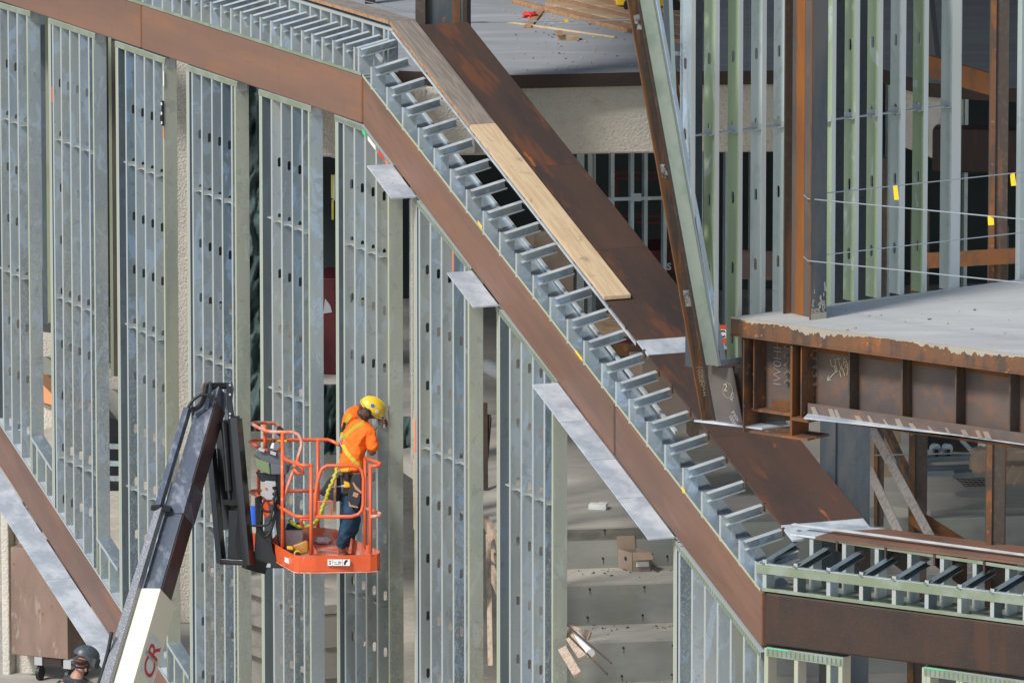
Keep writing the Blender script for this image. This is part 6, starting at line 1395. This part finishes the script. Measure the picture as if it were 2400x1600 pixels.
# machine base standing on the ground below the photograph's lower edge
_b=Vector((c1_.x-.3,c1_.y+.2,zG)); BF_=Fr(_b,R(-20)); BF_.O=Vector((_b.x,_b.y,0))
m=MB(); m.box(BF_,-1.1,1.1,-.5,1.5,zG+.35,zG+.75); m.build('chassis',M['dgrey'],bl,bevel=.04)
m=MB(); m.box(BF_,-.8,.9,-.2,1.4,zG+.8,zG+1.5); m.build('turntable',M['orange'],bl,bevel=.06)
m=MB(); m.beam(c1_,BF_.P(0,.6,zG+1.3),.30,.34); m.build('lower_boom',M['cream'],bl,bevel=.01)
for u_ in (-.95,.95):
    for n_2 in (-.45,1.25):
        m=MB(); c=BF_.P(u_,n_2,zG+.4); m.cyl(c-BF_.U*.15,c+BF_.U*.15,.4,24); m.build('wheel',M['rubber'],bl,bevel=.03)
# lettering on the cover's right side
dirb=(at(330,1480,90.2)-at(300,1600,90.4)).normalized()
nb=UPB-dirb*UPB.dot(dirb); nb.normalize(); sb2=dirb.cross(nb).normalized()
ax0=c0_; axd=(c1_-ax0).normalized(); upv=(UPB-axd*UPB.dot(axd)).normalized(); sdv=axd.cross(upv).normalized()
if sdv.x<0: sdv=-sdv
def cov(t,a): return ax0+axd*t+sdv*.152+upv*a
yd_=upv; xd_=yd_.cross(sdv)
# place CR so that R sits higher
tt=[k for k in range(1)]
for ch,t in (("R",.72),("C",.93)):
    o_=cov(t,-.12); m=MB(); m.extr([cov(t-.24,-.15),cov(t+.02,-.15),cov(t+.02,.13),cov(t-.24,.13)],sdv*.001); m.build('decal',M['white'],cb0)
    text(ch,o_,xd_,yd_,.30,M['redtxt'],cb0,thick=.004,name='lettering',off=.003)
# ================================================================== welder at the bottom left
D=93.0
wf=at(185,1900,93.0)
wd=thing('person','welder in a dark jacket with a grey welding helmet, at the lower left edge','person',Vector((wf.x,wf.y,wf.z)))
bn={'pelvis':(wp(165,1730),(.13,.10)),'chest':(wp(172,1640),(.15,.11)),'neckb':(wp(180,1582),(.085,.08)),'neck':(wp(187,1574,.02),(.05,.05)),'head':(wp(192,1545,.05),(.085,.09)),'chin':(wp(202,1562,.08),(.05,.045)),
 'shL':(wp(142,1600,.05),(.07,.07)),'elL':(wp(125,1670,.1),(.045,.045)),'wrL':(wp(150,1700,.3),(.03,.03)),'haL':(wp(165,1702,.36),(.035,.025)),
 'shR':(wp(212,1602,-.02),(.07,.07)),'elR':(wp(225,1670,.05),(.045,.045)),'wrR':(wp(220,1700,.28),(.03,.03)),'haR':(wp(215,1704,.36),(.035,.025)),
 'hipR':(wp(180,1745),(.09,.09)),'knR':(wp(185,1815),(.06,.06)),'anR':(wp(183,1885),(.045,.045)),'toR':(wp(190,1895,.1),(.04,.03)),
 'hipL':(wp(150,1745,.05),(.09,.09)),'knL':(wp(150,1815,.05),(.06,.06)),'anL':(wp(150,1885,.05),(.045,.045)),'toL':(wp(158,1893,.14),(.04,.03))}
be2=[e for e in be if 'belly' not in e]+[('pelvis','chest')]
skin('body',bn,be2,M['skinl'],wd,root='pelvis')
jk={k:(v[0],tuple(r*1.18+.01 for r in v[1])) for k,v in bn.items() if k in('pelvis','chest','neckb','shL','elL','shR','elR')}
jk['neckb']=(wp(181,1583),(.11,.10)); jk['wrL']=(bn['wrL'][0],(.04,.04)); jk['wrR']=(bn['wrR'][0],(.04,.04))
M['jacket']=mat('dark_work_jacket',(.035,.036,.042),rough=.85,layers=[dict(s=4,c=(.16,.17,.16),lo=.54,hi=.6)],bump=(10,.4,.02))
skin('jacket',jk,[('pelvis','chest'),('chest','neckb'),('chest','shL'),('shL','elL'),('elL','wrL'),('chest','shR'),('shR','elR'),('elR','wrR')],M['jacket'],wd,root='chest')
pk={k:(v[0],tuple(r*1.2+.01 for r in v[1])) for k,v in bn.items() if k in('pelvis','hipL','knL','anL','hipR','knR','anR')}
skin('trousers',pk,[('pelvis','hipR'),('hipR','knR'),('knR','anR'),('pelvis','hipL'),('hipL','knL'),('knL','anL')],M['pouch'],wd,root='pelvis')
hc2=wp(203,1536,.08)
ax=(RT*.25+UP*.9+FW*-.1).normalized(); fw2=(RT*.85-UP*.2+FW*.3); fw2=(fw2-ax*fw2.dot(ax)).normalized(); s3=ax.cross(fw2)
Rm2=Matrix((fw2,s3,ax)).transposed()
ellip(wd,'welding_helmet',hc2+UP*.005,(.152,.118,.115),M['hatmask'],Rm2,cut=-.25,seg=14,ring=10)
wh=[o for o in COL.objects if o.name.startswith('welding_helmet')][-1]
m=MB(); c=hc2+fw2*.10-ax*.05; m.extr([c-s3*.08-ax*.06,c+s3*.08-ax*.06,c+s3*.085+ax*.06,c-s3*.085+ax*.06],fw2*.05); m.build('face_shield',M['black'],wh,bevel=.02)
skin('hair',{'a':(wp(190,1542,-.02),(.098,.10)),'b':(wp(187,1559,-.03),(.085,.085))},[('a','b')],M['hair'],wd)
m=MB(); m.tube([wp(168,1556,-.04),wp(180,1563,-.14),wp(196,1565,-.12),wp(209,1558,-.02)],.012,8); m.build('head_band',M['rubber'],wd)
ellip(wd,'ear',wp(201,1568,-.03),(.014,.012,.028),M['skinl']); ellip(wd,'nose',wp(210,1568,.1),(.016,.014,.02),M['skinl'])
